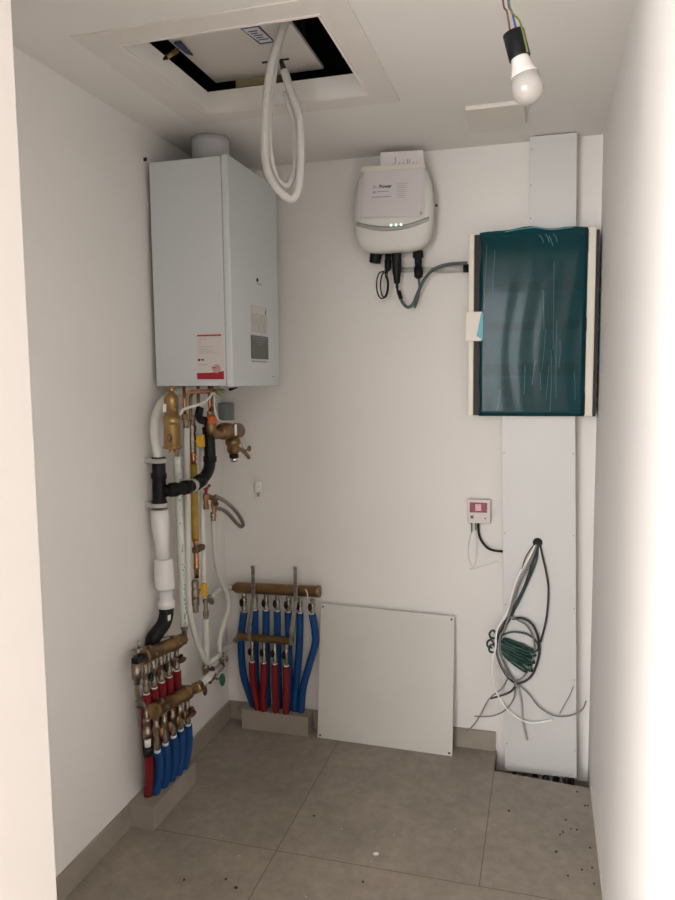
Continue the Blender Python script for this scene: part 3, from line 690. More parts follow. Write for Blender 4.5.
for k in range(7):
    off = k*14-42; a_ = math.radians(29+random.uniform(-4, 5)); ln_ = 62+random.uniform(-4, 14); sx_ = random.uniform(-6, 6)
    pts = []
    for j in range(14):
        t = 2*math.pi*j/14; u = ln_*math.cos(t)+sx_; v = (9+random.uniform(0, 3))*math.sin(t)+off*(.85+.15*math.cos(t))
        pts.append(C(254+u*math.cos(a_)-v*math.sin(a_)*.35, 548+u*math.sin(a_)+v, -.100-.012*math.sin(t)-.0015*(k % 3)))
    MB().tube(pts, .0042, 3, 8, closed=True).build('winding', GREENC, cc)
MB().tube([C(195, 470), C(240, 458), C(300, 470), C(338, 505), C(335, 535), C(300, 532), C(255, 505), C(210, 490)], .0038, 7, 8).build('loose_loop', GREENC, cc)
for (x, y_) in ((150, 462), (140, 500), (148, 520)):
    MB().tube([C(x+22, y_+14, -.09), C(x+8, y_-10, -.10), C(x-8, y_, -.10), C(x-5, y_+18, -.095), C(x+12, y_+22, -.09)], .0042, 6, 8).build('end_loop', GREENC, cc)
cable([(215, 650), (190, 690), (140, 732), (105, 795), (75, 840), (48, 862)], .0028, GREYC, 'grey cable end reaching farthest down to the left')
cable([(250, 672), (230, 700), (190, 718), (145, 730)], .0036, DGREYC, 'short dark grey cable end left of the white board edge')
cable([(246, 680), (240, 730), (205, 778), (150, 802), (80, 803)], .0030, GREYC, 'grey cable end curling left and lying level')
cable([(262, 675), (300, 710), (345, 765), (405, 800), (470, 800), (520, 775), (536, 740)], .0030, GREYC, 'grey cable end sweeping right past the board edge')
cable([(255, 675), (270, 740), (275, 810), (282, 850), (294, 900)], .0034, mat('pale_grey_cable', (.42, .41, .39), .5), 'pale grey cable end hanging straight down the board')
cable([(484, 680), (468, 720), (448, 755), (428, 792)], .0016, GREYC, 'thin grey wire standing up at the right of the cable ends')
cable([(252, 660, -.1), (248, 676, -.106), (262, 678, -.106)], .006, GREYC, 'grey tie holding the cable coil together at its bottom', name='cable_tie', cat='cable tie')

# ============================================================ MANIFOLD ON THE BACK WALL
def kitvalve(parent, top, bot, r, hdl, hdir, nm='valve'):
    top, bot = Vector(top), Vector(bot); L = (bot-top).length
    ax_ = (bot-top).normalized(); b = MB(); b.lathe(top, ax_, [(0, r*.7), (L*.12, r*.7), (L*.13, r*1.0), (L*.55, r*.85), (L*.6, r*1.0), (L, r*.95)], 12)
    b.lathe(top+ax_*L*.02, ax_, [(0, r*1.1), (L*.14, r*1.1)], 6); b.lathe(top+ax_*L*.30, ax_, [(0, r*1.15), (L*.04, r*1.3), (L*.22, r*1.3), (L*.26, r*1.15)], 8)
    b.lathe(top+ax_*L*.68, ax_, [(0, r*1.2), (L*.22, r*1.2)], 6)
    v = b.build(nm, NICKEL, parent)
    c = top.lerp(bot, .48); h = Vector(hdir).normalized()
    MB().cyl(c, c+h*r*1.9, r*.4, seg=8).build('stem', BRASSD, v)
    MB().ball(c+h*r*2.0, r*1.0, 10, sc=(1, 1, 2.0)).build('handle', hdl, v)
    return v
mb = thing('heating_manifold', 'brass heating manifold with two bars on the back wall corner', 'manifold', (.27, 0, .09))
yu, yl = -.062, -.100
ub0, ub1 = Y(234, 587.5, yu), Y(319.5, 591.5, yu)
lb0, lb1 = Y(240, 636.5, yl), Y(292, 641, yl)
L = (ub1-ub0).length
MB().lathe(ub0, ub1-ub0, [(-.012, .010), (.0, .016), (.012, .024), (L-.012, .0245), (L-.01, .0265), (L+.002, .0265)], 24).build('upper_bar', BRASSD, mb)
L = (lb1-lb0).length
MB().lathe(lb0, lb1-lb0, [(-.012, .012), (0, .017), (L-.006, .0175), (L-.004, .019), (L+.002, .019)], 22).build('lower_bar', BRASSD, mb)
for (t0_, t1_) in (((253, 568), (249.5, 641)), ((295.5, 569), (291.5, 645))):
    a_, c_ = Y(*t0_, -.012), Y(*t1_, yl-.022)
    a2 = Vector((a_.x, -.090, a_.z-.02))
    b = MB(); ax_ = Vector((.006, 0, 0))
    tp_, bt_ = Y(t0_[0], t0_[1], -.094), Y(t1_[0], t1_[1], -.124)
    p = [Vector((tp_.x, -.094, tp_.z)), Vector((tp_.x-.002, -.095, ub0.z-.03)), Vector((bt_.x, -.126, lb0.z+.05)), Vector((bt_.x, -.127, bt_.z))]
    b.obox((tp_.x, -.0475, ub0.z+.002), (.007, 0, 0), (0, .046, 0), (0, 0, .002)); b.obox((tp_.x, -.096, tp_.z+.004), (.0085, 0, 0), (0, .004, 0), (0, 0, .006))
    for u_, v_ in zip(p[:-1], p[1:]):
        d_ = (v_-u_)/2; nrm = d_.normalized().cross(Vector((1, 0, 0))); b.obox((u_+v_)/2, (.0085, 0, 0), nrm*.0018, d_*1.02)
    b.build('bracket', ZINC, mb, bev=.001)
bt = [(244, 612), (255, 610), (266, 610.5), (277.2, 611), (288.3, 612), (300, 613), (312.2, 614)]
ht = []
for i, (px, py) in enumerate(bt):
    p = Y(px, py, yu-.006); topz = ub0.z-.018-(p.x-ub0.x)*.02
    kitvalve(mb, (p.x, yu, topz), (p.x, yu-.004, p.z), .0092, BLACK, (-.3, -1, 0)); ht.append(p)
rt = [(252.2, 662), (264, 663), (274.8, 664), (286.3, 666)]
hr = []
for i, (px, py) in enumerate(rt):
    p = Y(px, py, yl-.004); kitvalve(mb, (p.x, yl, lb0.z-.012), (p.x, yl-.003, p.z), .0085, BLACK, (-.35, -1, 0)); hr.append(p)
MB().tube([Y(305.5, 589, yu-.026), Y(307.5, 594, yu-.030), Y(307.3, 600, yu-.026)], .0022).build('tag_tie', WHITEC, mb, label='white cable tie')
bb = [[(241, 640, -.075), (243, 672, -.07), (248, 690, -.06), (254, 707, -.05)],
      [(255, 640, -.062), (255.5, 672, -.055), (257, 690, -.045), (259, 707, -.04)],
      [(266, 640, -.062), (266.5, 675, -.05), (267, 690, -.045), (267.5, 708, -.035)],
      [(277.5, 640, -.062), (278, 675, -.05), (278.5, 690, -.045), (279, 708, -.035)],
      [(288.6, 640, -.062), (289.5, 675, -.05), (290, 690, -.045), (290.5, 709, -.035)],
      [(299.5, 640, -.066), (298, 665, -.06), (295.5, 688, -.05), (294.5, 709, -.045)],
      [(315.5, 640, -.066), (309.5, 664, -.066), (303, 688, -.06), (301, 709, -.05)]]
names = ['blue sleeved pipe at the far left of the back wall manifold', 'second blue sleeved pipe from the left on the back wall manifold',
         'third blue sleeved pipe from the left on the back wall manifold', 'middle blue sleeved pipe of seven on the back wall manifold',
         'fifth blue sleeved pipe from the left on the back wall manifold', 'blue sleeved pipe just left of the outermost right one',
         'blue sleeved pipe bowing outward at the far right of the back wall manifold']
for i, (tp, seq) in enumerate(zip(ht, bb)):
    pts = [tp]+[Y(*s_) for s_ in seq]; e = pts[-1].copy(); e.z = .092; pts[-1] = e
    t = thing('heating_pipe', names[i], 'pipe', tuple(e), 'blue sleeved pipes of the back wall manifold')
    MB().tube(pts, .0160, 6, 14).build('sleeve', BLUE, t)
    MB().cyl(tp+Vector((0, 0, .004)), tp+Vector((0, 0, -.006)), .0105, seg=14).build('pipe_end', PIPEW, t)
rb = [[(252.8, 680, yl), (255, 695, -.09), (258, 711, -.074)], [(263.5, 680, yl), (263, 695, -.095), (264, 712, -.078)],
      [(275, 680, yl), (275.5, 695, -.095), (276, 713, -.078)], [(286.5, 680, yl), (286.3, 697, -.095), (285.8, 714, -.078)]]
rn = ['leftmost red sleeved pipe on the back wall manifold', 'second red sleeved pipe from the left on the back wall manifold',
      'third red sleeved pipe from the left on the back wall manifold', 'rightmost red sleeved pipe on the back wall manifold']
for i, (tp, seq) in enumerate(zip(hr, rb)):
    pts = [tp]+[Y(*s_) for s_ in seq]; e = pts[-1].copy(); e.z = .092; pts[-1] = e
    t = thing('heating_pipe', rn[i], 'pipe', tuple(e), 'red sleeved pipes of the back wall manifold')
    MB().tube(pts, .0155, 6, 14).build('sleeve', RED, t)
    MB().cyl(tp+Vector((0, 0, .004)), tp+Vector((0, 0, -.006)), .0105, seg=14).build('pipe_end', PIPEW, t)

# ============================================================ MANIFOLD ON THE LEFT WALL
ml = thing('heating_manifold', 'brass heating manifold with two bars low on the left wall', 'manifold', (0, -.70, .09))
xu, xl = .070, .100
u0, u1 = X(142, 657.5, xu), X(176, 642.5, xu)
l0, l1 = X(153, 711.5, xl), X(188, 692, xl)
def bar(p0, p1, r, nm):
    L = (p1-p0).length
    MB().lathe(p0, p1-p0, [(0, r*1.12), (.018, r*1.12), (.02, r), (L-.02, r), (L-.018, r*1.12), (L, r*1.12)], 24).build(nm, BRASSD, ml)
bar(u0, u1, .0245, 'upper_bar'); bar(l0, l1, .0245, 'lower_bar')
# end fitting of the upper bar
eu = X(181, 640, xu)
MB().lathe(u1, eu-u1, [(0, .026), (.02, .026), (.022, .020), (.05, .020), (.052, .024), ((eu-u1).length+.01, .022)], 8).build('end_union', BRASSD, ml)
# clamps
for p, rr in ((u0.lerp(u1, .22), .027), (u0.lerp(u1, .93), .0275), (l0.lerp(l1, .22), .027), (l0.lerp(l1, .93), .0275)):
    d_ = (u1-u0).normalized()
    pts = [p+Vector((-(p.x-.004), 0, .012)), p+Vector((0, 0, rr+.003)), p+Vector((rr+.002, 0, 0)), p+Vector((0, 0, -rr-.003)), p+Vector((-(p.x-.004), 0, -.012))]
    b = MB()
    for u_, v_ in zip(pts[:-1], pts[1:]): dd = (v_-u_)/2; b.obox((u_+v_)/2, d_*.006, dd.normalized().cross(d_)*.0016, dd*1.05)
    b.build('clamp', ZINC, ml)
# red sleeves, upper row
ru = [(146.5, 694), (154.3, 688), (161.8, 682), (169.3, 677), (177, 670.5)]
rnames = ['red sleeved pipe nearest the camera under the left wall upper bar', 'second nearest red sleeved pipe under the left wall upper bar', 'middle red sleeved pipe under the left wall upper bar',
          'fourth nearest red sleeved pipe under the left wall upper bar', 'red sleeved pipe farthest along the left wall upper bar']
for i, (px, py) in enumerate(ru):
    p = X(px, py, xu)
    tz = u0.z+(u1.z-u0.z)*((p.y-u0.y)/(u1.y-u0.y))
    kitvalve(ml, (xu, p.y, tz-.018), p, .0092, BROWNH if i % 2 else BLACK, (1, .25, 0))
    ye = -.745+.048*i
    t = thing('heating_pipe', rnames[i], 'pipe', (.032, ye, .085), 'red sleeved pipes of the left wall manifold')
    MB().tube([p, p+Vector((-.002, .004, -.08)), (.040, p.y+.045, .44), (.028, p.y*.3+ye*.7, .30), (.030, ye, .0855)], .0150, 6, 14).build('sleeve', RED, t)
    MB().cyl(p+Vector((0, 0, .004)), p+Vector((0, 0, -.006)), .0115, seg=14).build('pipe_end', PIPEW, t)
bu = [(157.5, 751), (165.6, 744), (173.6, 736.5), (180.8, 730), (188, 725)]
be = [(155.5, 793), (163.5, 786), (171, 779.5), (178, 774), (184, 768)]
bn = ['blue sleeved pipe nearest the camera on the left wall manifold', 'second nearest blue sleeved pipe on the left wall manifold', 'middle blue sleeved pipe of five on the left wall manifold',
      'fourth nearest blue sleeved pipe on the left wall manifold', 'blue sleeved pipe farthest along the left wall manifold']
for i, ((px, py), (ex, ey)) in enumerate(zip(bu, be)):
    p = X(px, py, xl+.002); e = Z(ex, ey, .0855)
    e.x = min(e.x, .084)
    tz = l0.z+(l1.z-l0.z)*((p.y-l0.y)/(l1.y-l0.y))
    kitvalve(ml, (xl, p.y, tz-.018), p, .0098, BROWNH if i == 4 else BRASSD, (1, .1, 0))
    t = thing('heating_pipe', bn[i], 'pipe', tuple(e), 'blue sleeved pipes of the left wall manifold')
    m1 = p.lerp(e, .35)+Vector((.004, .010, 0)); m2 = p.lerp(e, .7)+Vector((.004, .010, 0))
    MB().tube([p, m1, m2, e], .0158, 6, 14).build('sleeve', BLUE, t)
    MB().cyl(p+Vector((0, 0, .006)), p+Vector((0, 0, -.006)), .0115, seg=14).build('pipe_end', PIPEW, t)
# handles at the far ends
for (px, py, x_, m) in ((182, 660, .12, BROWNH), (192, 714, .145, BROWNH)):
    c = X(px, py, x_); MB().ball(c, .013, 12, sc=(1.0, 2.0, .7)).build('lever', m, ml)
    MB().cyl(c, c+Vector((-.04, -.01, .004)), .004, seg=8).build('lever_stem', ZINC, ml)
# air vent and bypass pipe at the near end
xv = .075
MB().lathe(X(136.2, 663, xv), (0, 0, -1), [(0, .017), (.055, .0165), (.058, .012), (.075, .010)], 20).build('air_vent', NICKEL, ml)
MB().obox(X(138.5, 659, xv), (.014, 0, 0), (0, .024, 0), (0, 0, .011)).build('air_vent_cap', BLACK, ml, bev=.003)
b = MB(); b.cyl(X(138.5, 655, xv), X(138.3, 648, xv), .007, .006, 10); b.cyl(X(138.3, 648, xv), X(138.5, 640.5, xv), .0045, .004, 10); b.build('vent_pin', ZINC, ml)
bp_ = [X(136.7, 682, xv), X(137.2, 694, xv), X(139, 698.5, xv), X(143.8, 705, xv+.01), X(146.2, 711, xv+.015), X(146.6, 719, xv+.02)]
MB().tube(bp_, .0068, 6, 12).build('bypass_pipe', NICKEL, ml, label='bent chromed pipe')
MB().lathe(X(146.6, 717.5, xv+.02), (0, 0, -1), [(0, .012), (.012, .014), (.014, .012), (.045, .012), (.047, .0145), (.072, .0145)], 12).build('bypass_fitting', NICKEL, ml)
MB().cyl(X(147.6, 738, xv+.02), X(147.8, 746.5, xv+.02), .011, seg=16).build('collar', PIPEW, ml)
MB().cyl(X(147.8, 746.5, xv+.02), X(148.2, 755, xv+.02), .017, .016, 18).build('coupling', BLACK, ml)
p = X(148.2, 754, xv+.02); e = Z(143.5, 794.5, .0855); e.x = .045
t = thing('heating_pipe', 'single red sleeved pipe beside the blue ones on the left wall plinth', 'pipe', tuple(e))
MB().tube([p, p.lerp(e, .5)+Vector((.0, .008, 0)), e], .0150, 6, 14).build('sleeve', RED, t)
# feed of the lower bar: ball valve, insulated pipe, elbow
f0, f1 = X(190, 691.5, xl), X(198, 687, xl)
MB().lathe(l1, f1-l1, [(0, .022), (.02, .022), (.022, .018), (.06, .018), (.062, .023), (.09, .022), ((f1-l1).length, .018)], 8).build('feed_valve', BRASS, ml)
fp = thing('insulated_pipe', 'short white insulated pipe feeding the left wall manifold', 'pipe', tuple(X(208, 678, xl)))
g0, g1 = X(199, 685.5, xl), X(220, 667, .085)
MB().cyl(g0, g1, .0155, seg=18).build('insulation', INSUL, fp)
MB().cyl(g0-(g1-g0).normalized()*.01, g0+(g1-g0).normalized()*.006, .020, seg=8).build('nut', NICKEL, fp)
MB().cyl(g1-(g1-g0).normalized()*.004, g1+(g1-g0).normalized()*.016, .016, seg=8).build('nut', NICKEL, fp)
def ballvalve(name, label, c, along, hdir, hm, r=.012, L=.05, hs=(.02, .02, .02), parentcat='valve', hl=None):
    t = thing(name, label, parentcat, tuple(c)); a_ = Vector(along).normalized(); c = Vector(c)
    MB().lathe(c-a_*L/2, a_, [(0, r), (L*.2, r), (L*.22, r*.8), (L*.3, r*1.1), (L*.5, r*1.25), (L*.7, r*1.1), (L*.78, r*.8), (L*.8, r), (L, r)], 10).build('body', NICKEL, t)
    h = Vector(hdir).normalized(); hl = hl or r*2.4
    MB().cyl(c, c+h*hl, r*.4, seg=8).build('stem', BRASSD, t)
    MB().ball(c+h*hl, 1, 12, sc=hs).build('handle', hm, t)
    return t
ballvalve('ball_valve', 'valve with a brown handle under the white insulated feed pipe', X(203, 684, .095), (0, 1, .15), (.3, 0, -1), BROWNH, .012, .055, (.008, .011, .020))
ballvalve('ball_valve', 'valve with a bright green handle near the corner', X(212, 678, .10), (0, 1, .3), X(222.4, 679.6, .115)-X(212, 678, .10), GREENH, .010, .05, (.012, .014, .028), hl=(X(222.4, 679.6, .115)-X(212, 678, .10)).length)
ballvalve('ball_valve', 'brown bodied valve at the foot of the white vertical pipe', X(205.5, 668, .06), (0, 0, 1), (1, 0, -.2), BROWNH, .013, .05, (.010, .012, .016))
ballvalve('ball_valve', 'small nickel valve at the end of the bent white pipe near the corner', X(221.5, 659, .075), (.05, .1, 1), (1, .4, 0), ZINC, .010, .06, (.006, .009, .014))

# ============================================================ PIPEWORK UNDER THE BOILER (left wall)
zb0 = BZ0
# drain: curved white pipe, black tee, elbow, white reducer, black elbow
dp_ = thing('drain_pipe', 'white pipe curving from under the boiler into a black drain tee', 'drain pipe', tuple(X(158, 459, .05)))
MB().tube([X(188, 388.5, .06), X(176, 392, .055), X(163, 402, .05), X(156, 417, .05), X(154.3, 432, .05), X(156.5, 447, .05), X(158.2, 459, .05)], .0165, 7, 16).build('pipe', PIPEW, dp_)
bdn = thing('drain_pipe', 'black plastic drain pipe with tee and elbow on the left wall', 'drain pipe', tuple(X(160, 508, .05)))
xa = .05
b = MB(); b.lathe(X(158.6, 457, xa), X(159.6, 509, xa)-X(158.6, 457, xa), [(0, .024), (.01, .027), (.02, .024), (.055, .024), (.06, .028), (.075, .028), (.08, .0245), (.155, .0245), (.16, .028), (.185, .027)], 24); b.build('stack', BLACK, bdn)
j0, j1, j2, j3 = X(162, 491, xa), X(176, 489.5, .115), X(192, 485.5, .135), X(202, 479.5, .145)
b = MB(); b.tube([j0, j1, j2, j3, X(208.5, 470, .148), X(210, 458, .148), X(209.6, 446, .146), X(209, 432, .14)], .0220, 6, 18); b.build('branch', BLACK, bdn)
for u_, v_ in (((X(170, 490, .09)), X(177, 489.3, .117)), (X(196, 483.7, .139), X(202, 479.6, .145)), (X(209.9, 462, .148), X(210, 456, .148)), (X(209.2, 434, .14), X(208.8, 427, .14)), (X(183, 488, .125), X(188, 486.9, .131))):
    MB().cyl(u_, v_, .0258, seg=22).build('socket', BLACK, bdn)
MB().cyl(X(191.5, 485.9, .135), X(194.0, 484.8, .137), .0240, seg=22).build('white_ring', LGREY, bdn)
MB().tube([X(208.8, 428, .14), X(206, 421, .14), X(201, 420, .13), X(199, 415, .12), X(200, 408, .12)], .015, 6, 14).build('siphon', BLACK, bdn)
for k, (px, py) in enumerate(((158.8, 460.5), (159.6, 505))):
    c = X(px, py, xa)
    t = thing('pipe_clamp', ('upper' if k == 0 else 'lower')+' grey clamp holding the black drain pipe to the left wall', 'pipe clamp', tuple(c))
    MB().lathe(c+Vector((0, 0, -.008)), (0, 0, 1), [(0, .0295), (.016, .0295)], 24).build('band', LGREY, t)
    MB().box((.0005, c.y-.018, c.z-.008), (c.x-.018, c.y+.020, c.z+.010)).build('foot', LGREY, t, bev=.002)
wr = thing('drain_pipe', 'white reducer and coupling below the black drain tee', 'drain pipe', tuple(X(166, 606, .055)))
w0, w1 = X(159.3, 510, .055), X(163.2, 562, .058)
MB().lathe(w0, w1-w0, [(-.002, .0320), (.065, .0310), (.10, .0260), (.118, .0240), (.20, .0240)], 26).build('reducer', TAPER, wr)
w2 = X(165.2, 590, .058)
MB().lathe(w1+Vector((0, 0, 0)), w2-w1, [(-.014, .0300), (-.008, .033), (.005, .034), (.018, .036), (.088, .037), (.096, .037), (.102, .030)], 28).build('coupling', TAPER, wr)
w3, w4 = X(165.6, 588, .058), X(166.6, 607.5, .058)
MB().lathe(w3, w4-w3, [(0, .0235), (.046, .0235), (.05, .0315), (.072, .0315)], 26).build('spigot', TAPER, wr)
be_ = thing('drain_elbow', 'black drain elbow entering the left wall behind the brass manifold', 'drain elbow', tuple(X(160, 630, .05)))
MB().tube([X(166.3, 607.5, .055), X(166, 616, .055), X(163.5, 624, .052), X(158.5, 631, .045), X(153.5, 638, .034), X(152.3, 645, .028)], .0265, 6, 20).build('elbow', BLACK, be_)
MB().obox(X(169.5, 617.5, .078), (.0015, 0, 0), (0, .010, 0), (0, 0, .010)).build('white_tag', WHITEC, be_)
# white thin pipe beside drain (left of it)
o = MB().tube([X(152, 512, .012), X(153, 530, .012), X(156, 545, .012)], .006).build('thin_pipe', PIPEW); tag(o, 'thin white pipe close to the wall beside the white reducer', 'pipe')

# brass filter / pressure vessel
xf = .13
bf = thing('brass_filter', 'large cylindrical brass separator hanging under the boiler', 'brass separator', tuple(X(172, 446, xf)))
a0, a1 = X(171, 392, xf), X(172.3, 449, xf); L = (a1-a0).length
MB().lathe(a0, a1-a0, [(0, .011), (.006, .016), (L*.07, .021), (L*.10, .024), (L*.13, .025), (L*.42, .0245), (L*.43, .030), (L*.56, .030), (L*.565, .0265), (L*.58, .0285), (L*.95, .030), (L*.965, .034), (L*.985, .034), (L, .026)], 28).build('body', BRASS, bf)
MB().ball(X(169.5, 438, xf+.022), .014, 14, sc=(.6, 1, 1)).build('side_boss', BRASSD, bf)
MB().obox(X(164.5, 408, xf+.005), (.004, 0, 0), (0, .005, 0), (0, 0, .014)).build('white_label', WHITEC, bf)
MB().cyl(X(171.2, 393, xf), X(171.2, 386, xf), .008, seg=12).build('top_stub', COPPER, bf)
MB().cyl(a1, a1+Vector((0, 0, -.012)), .012, seg=8).build('drain_nut', BRASSD, bf)

# insulated pipe with printed marks
ip = thing('insulated_pipe', 'white insulated pipe with green print below the brass separator', 'pipe', tuple(X(183, 636, .06)))
q0, q1, q2, q3 = X(176.8, 456, .08), X(179.5, 520, .065), X(182.5, 580, .06), X(184.2, 626, .06)
MB().tube([q0, q1, q2, q3], .0140, 6, 16).build('insulation', INSULG, ip)
b = MB(); random.seed(4)
for t in [i/22 for i in range(1, 22)]:
    for (s0, s1, tt0) in ((q0, q1, 0), (q1, q2, 1), (q2, q3, 2)):
        if random.random() < .45:
            c = s0.lerp(s1, t)+Vector((.0095, random.uniform(-.012, -.002), 0)); 
            d2 = Vector((.0095, c.y-(s0.lerp(s1, t)).y, 0)); c = s0.lerp(s1, t)+d2.normalized()*.0141
            b.obox(c, d2.normalized()*.0004, d2.normalized().cross(Vector((0, 0, 1)))*.0022, (0, 0, random.uniform(.001, .006)))
b.build('print', MARKG, ip)
MB().lathe(X(176.5, 448, .08), (0, 0, -1), [(0, .009), (.02, .009), (.022, .007), (.034, .007)], 8).build('top_fitting', NICKEL, ip)
MB().lathe(X(184.2, 624, .06), (0, 0, -1), [(0, .010), (.008, .014), (.022, .014), (.024, .011), (.05, .011)], 8).build('bottom_fitting', NICKEL, ip)

# long flexible white pipe down to the back manifold
fx = thing('flexible_pipe', 'long white pipe dropping and bending up to the lower manifold bar', 'pipe', tuple(X(207, 663, .08)))
pts = [X(186.5, 424, .09), X(187, 460, .07), X(187.8, 520, .07), X(188, 570, .08), X(189, 605, .08), X(192.5, 625, .08), X(198, 644, .08), X(204, 658, .08), X(209, 662.5, .08), X(217, 657, .085), Y(227, 648, -.09), Y(236.5, 639.5, -.10)]
MB().tube(pts, .0118, 6, 14).build('pipe', INSUL, fx)
MB().cyl(Y(234.5, 641.2, -.10), Y(240, 637, -.10), .012, seg=8).build('end_nut', ZINC, fx)
MB().cyl(X(186.4, 420, .09), X(186.4, 428, .09), .012, seg=8).build('top_nut', NICKEL, fx)

# gas line
gp = thing('gas_pipe', 'yellow gas pipe with copper and brass fittings under the boiler', 'gas pipe', tuple(X(194.5, 614, .09)))
xg = .075
b = MB(); b.lathe(X(192.3, 420, xg), (0, 0, -1), [(0, .011), (.02, .011), (.022, .015), (.045, .015), (.047, .011), (.06, .012), (.062, .0155), (.085, .0155), (.087, .012), (.125, .013)], 8); b.build('union', NICKEL, gp)
MB().lathe(X(193, 452, xg), (0, 0, -1), [(0, .011), (.012, .0145), (.018, .011), (.028, .0145), (.036, .011), (.05, .011)], 18).build('upper_coupling', COPPER, gp)
MB().tube([X(193.4, 464, xg), X(194.4, 505, .075), X(195.4, 541, .078)], .0145, 5, 18).build('yellow_pipe', YELLOW, gp)
MB().lathe(X(195.6, 540, .09), (0, 0, -1), [(0, .009), (.008, .012), (.014, .009), (.03, .009), (.05, .0095), (.052, .0115), (.06, .0095), (.08, .0095), (.082, .0115), (.088, .009), (.1, .012), (.112, .012), (.118, .009), (.15, .009)], 18).build('copper_pipe', COPPER, gp)
c = X(195.5, 549.5, .09)
MB().obox(c+Vector((.004, .018, 0)), (.013, 0, 0), (0, .034, 0), (0, 0, .011)).build('pipe_clip', mat('rusty_clip', (.16, .10, .06), .6, .5, bump=.3), gp, bev=.004)
MB().lathe(X(195, 580, .09), (0, 0, -1), [(0, .010), (.005, .0145), (.03, .0145), (.033, .0125), (.045, .017), (.062, .017), (.07, .0125), (.072, .0155), (.10, .0155), (.102, .012), (.128, .012)], 8).build('gas_valve', NICKEL, gp)
c = X(204, 590, .12)
MB().obox(c, (.010, 0, 0), (0, .0105, 0), (0, 0, .028)).build('valve_handle', YHAND, gp, bev=.004, label='yellow valve handle')
MB().cyl(X(196, 590, .09), c, .005, seg=8).build('handle_stem', ZINC, gp)
# orange-yellow handle at top
c = X(200.5, 441, .125)
MB().obox(c, (.014, 0, 0), (0, .012, 0), (0, 0, .024)).build('valve_handle', YHAND, gp, bev=.004, label='orange-yellow valve handle')
MB().cyl(X(193, 441, xg), c, .005, seg=8).build('handle_stem', ZINC, gp)

# white pipe from the upper valve down
wp = thing('water_pipe', 'straight white pipe right of the gas pipe on the left wall', 'pipe', tuple(X(207, 662, .07)))
MB().tube([X(201.5, 448, .07), X(202.5, 500, .07), X(203.5, 560, .075), X(204.5, 598, .07)], .0108, 5, 14).build('pipe', PIPEW, wp)
MB().tube([X(206, 618, .07), X(206, 640, .065), X(205.8, 662, .06)], .0145, 4, 14).build('lower_pipe', INSUL, wp)
MB().lathe(X(205.5, 598, .07), (0, 0, -1), [(0, .009), (.004, .012), (.02, .012), (.022, .009), (.05, .009), (.052, .013), (.075, .013), (.077, .010), (.085, .010)], 8).build('fitting', NICKEL, wp)
# short branch towards the back manifold upper bar
bp2 = thing('water_pipe', 'short white branch running to the upper bar of the back manifold', 'pipe', tuple(X(215, 592, .05)))
MB().tube([X(208.5, 600, .06), X(217, 591, .055), X(226, 588, .05), Y(231.5, 587.3, -.062)], .0100, 6, 14).build('pipe', INSUL, bp2)
MB().lathe(X(209, 596, .066), (.1, .5, -1), [(0, .010), (.008, .013), (.028, .013), (.04, .010)], 8).build('elbow', ZINC, bp2)
MB().cyl(Y(229, 587.6, -.064), Y(233, 587.4, -.062), .013, seg=8).build('end_nut', ZINC, bp2)
# right hand bent white pipe
rp = thing('water_pipe', 'bent white pipe nearest the room corner below the filling tap', 'pipe', tuple(X(220, 656, .07)))
MB().tube([X(213.5, 520, .08), X(214.5, 545, .075), X(217, 568, .07), X(223.5, 585, .07), X(227.8, 597, .07), X(228, 610, .07), X(223.5, 625, .07), X(219.5, 640, .07), X(219.8, 652, .073)], .0105, 7, 14).build('pipe', INSUL, rp)
MB().lathe(X(213.2, 512, .085), (0, 0, -1), [(0, .009), (.004, .013), (.022, .013), (.024, .010), (.036, .010)], 8).build('top_nut', NICKEL, rp)

# filling tap with braided hose
ft = thing('filling_tap', 'filling tap with red handle and looped braided hose', 'tap', tuple(X(208, 500, .11)))
MB().lathe(X(206, 493, .10), (0, 0, -1), [(0, .009), (.01, .013), (.025, .013), (.028, .009), (.045, .009), (.047, .012), (.065, .012)], 8).build('body', BRASSD, ft)
c = X(206, 489, .13)
b = MB(); b.ball(c, .012, 12, sc=(.8, 1.2, .5)); b.obox(c+Vector((0, .012, .004)), (.004, 0, 0), (0, .018, .004), (0, 0, .003)); b.ball(c+Vector((0, .030, .009)), .006); b.cyl(c, X(206, 494, .10), .006, seg=10); b.build('handle', REDH, ft)
MB().lathe(X(209, 497, .10), X(218, 500, .12)-X(209, 497, .10), [(0, .011), (.02, .011), (.022, .013), (.04, .013)], 8).build('hose_nut', BRASSD, ft)
MB().lathe(X(214, 500, .10), (0, 0, -1), [(0, .011), (.012, .014), (.03, .014), (.033, .010), (.05, .010)], 8).build('second_valve', BRASSD, ft)
MB().ball(X(216, 504, .13), .012, 12, sc=(.8, 1.4, .8)).build('second_handle', BROWNH, ft)
MB().tube([X(215, 496, .13), X(223, 500, .15), X(232, 507, .15), X(240, 517, .15), X(243, 524.5, .145), X(240.5, 526.5, .135), X(235, 521.5, .125), X(228, 513.5, .12), X(221, 509, .115), X(215, 508.5, .105)], .0082, 7, 12).build('braided_hose', BRAID, ft)

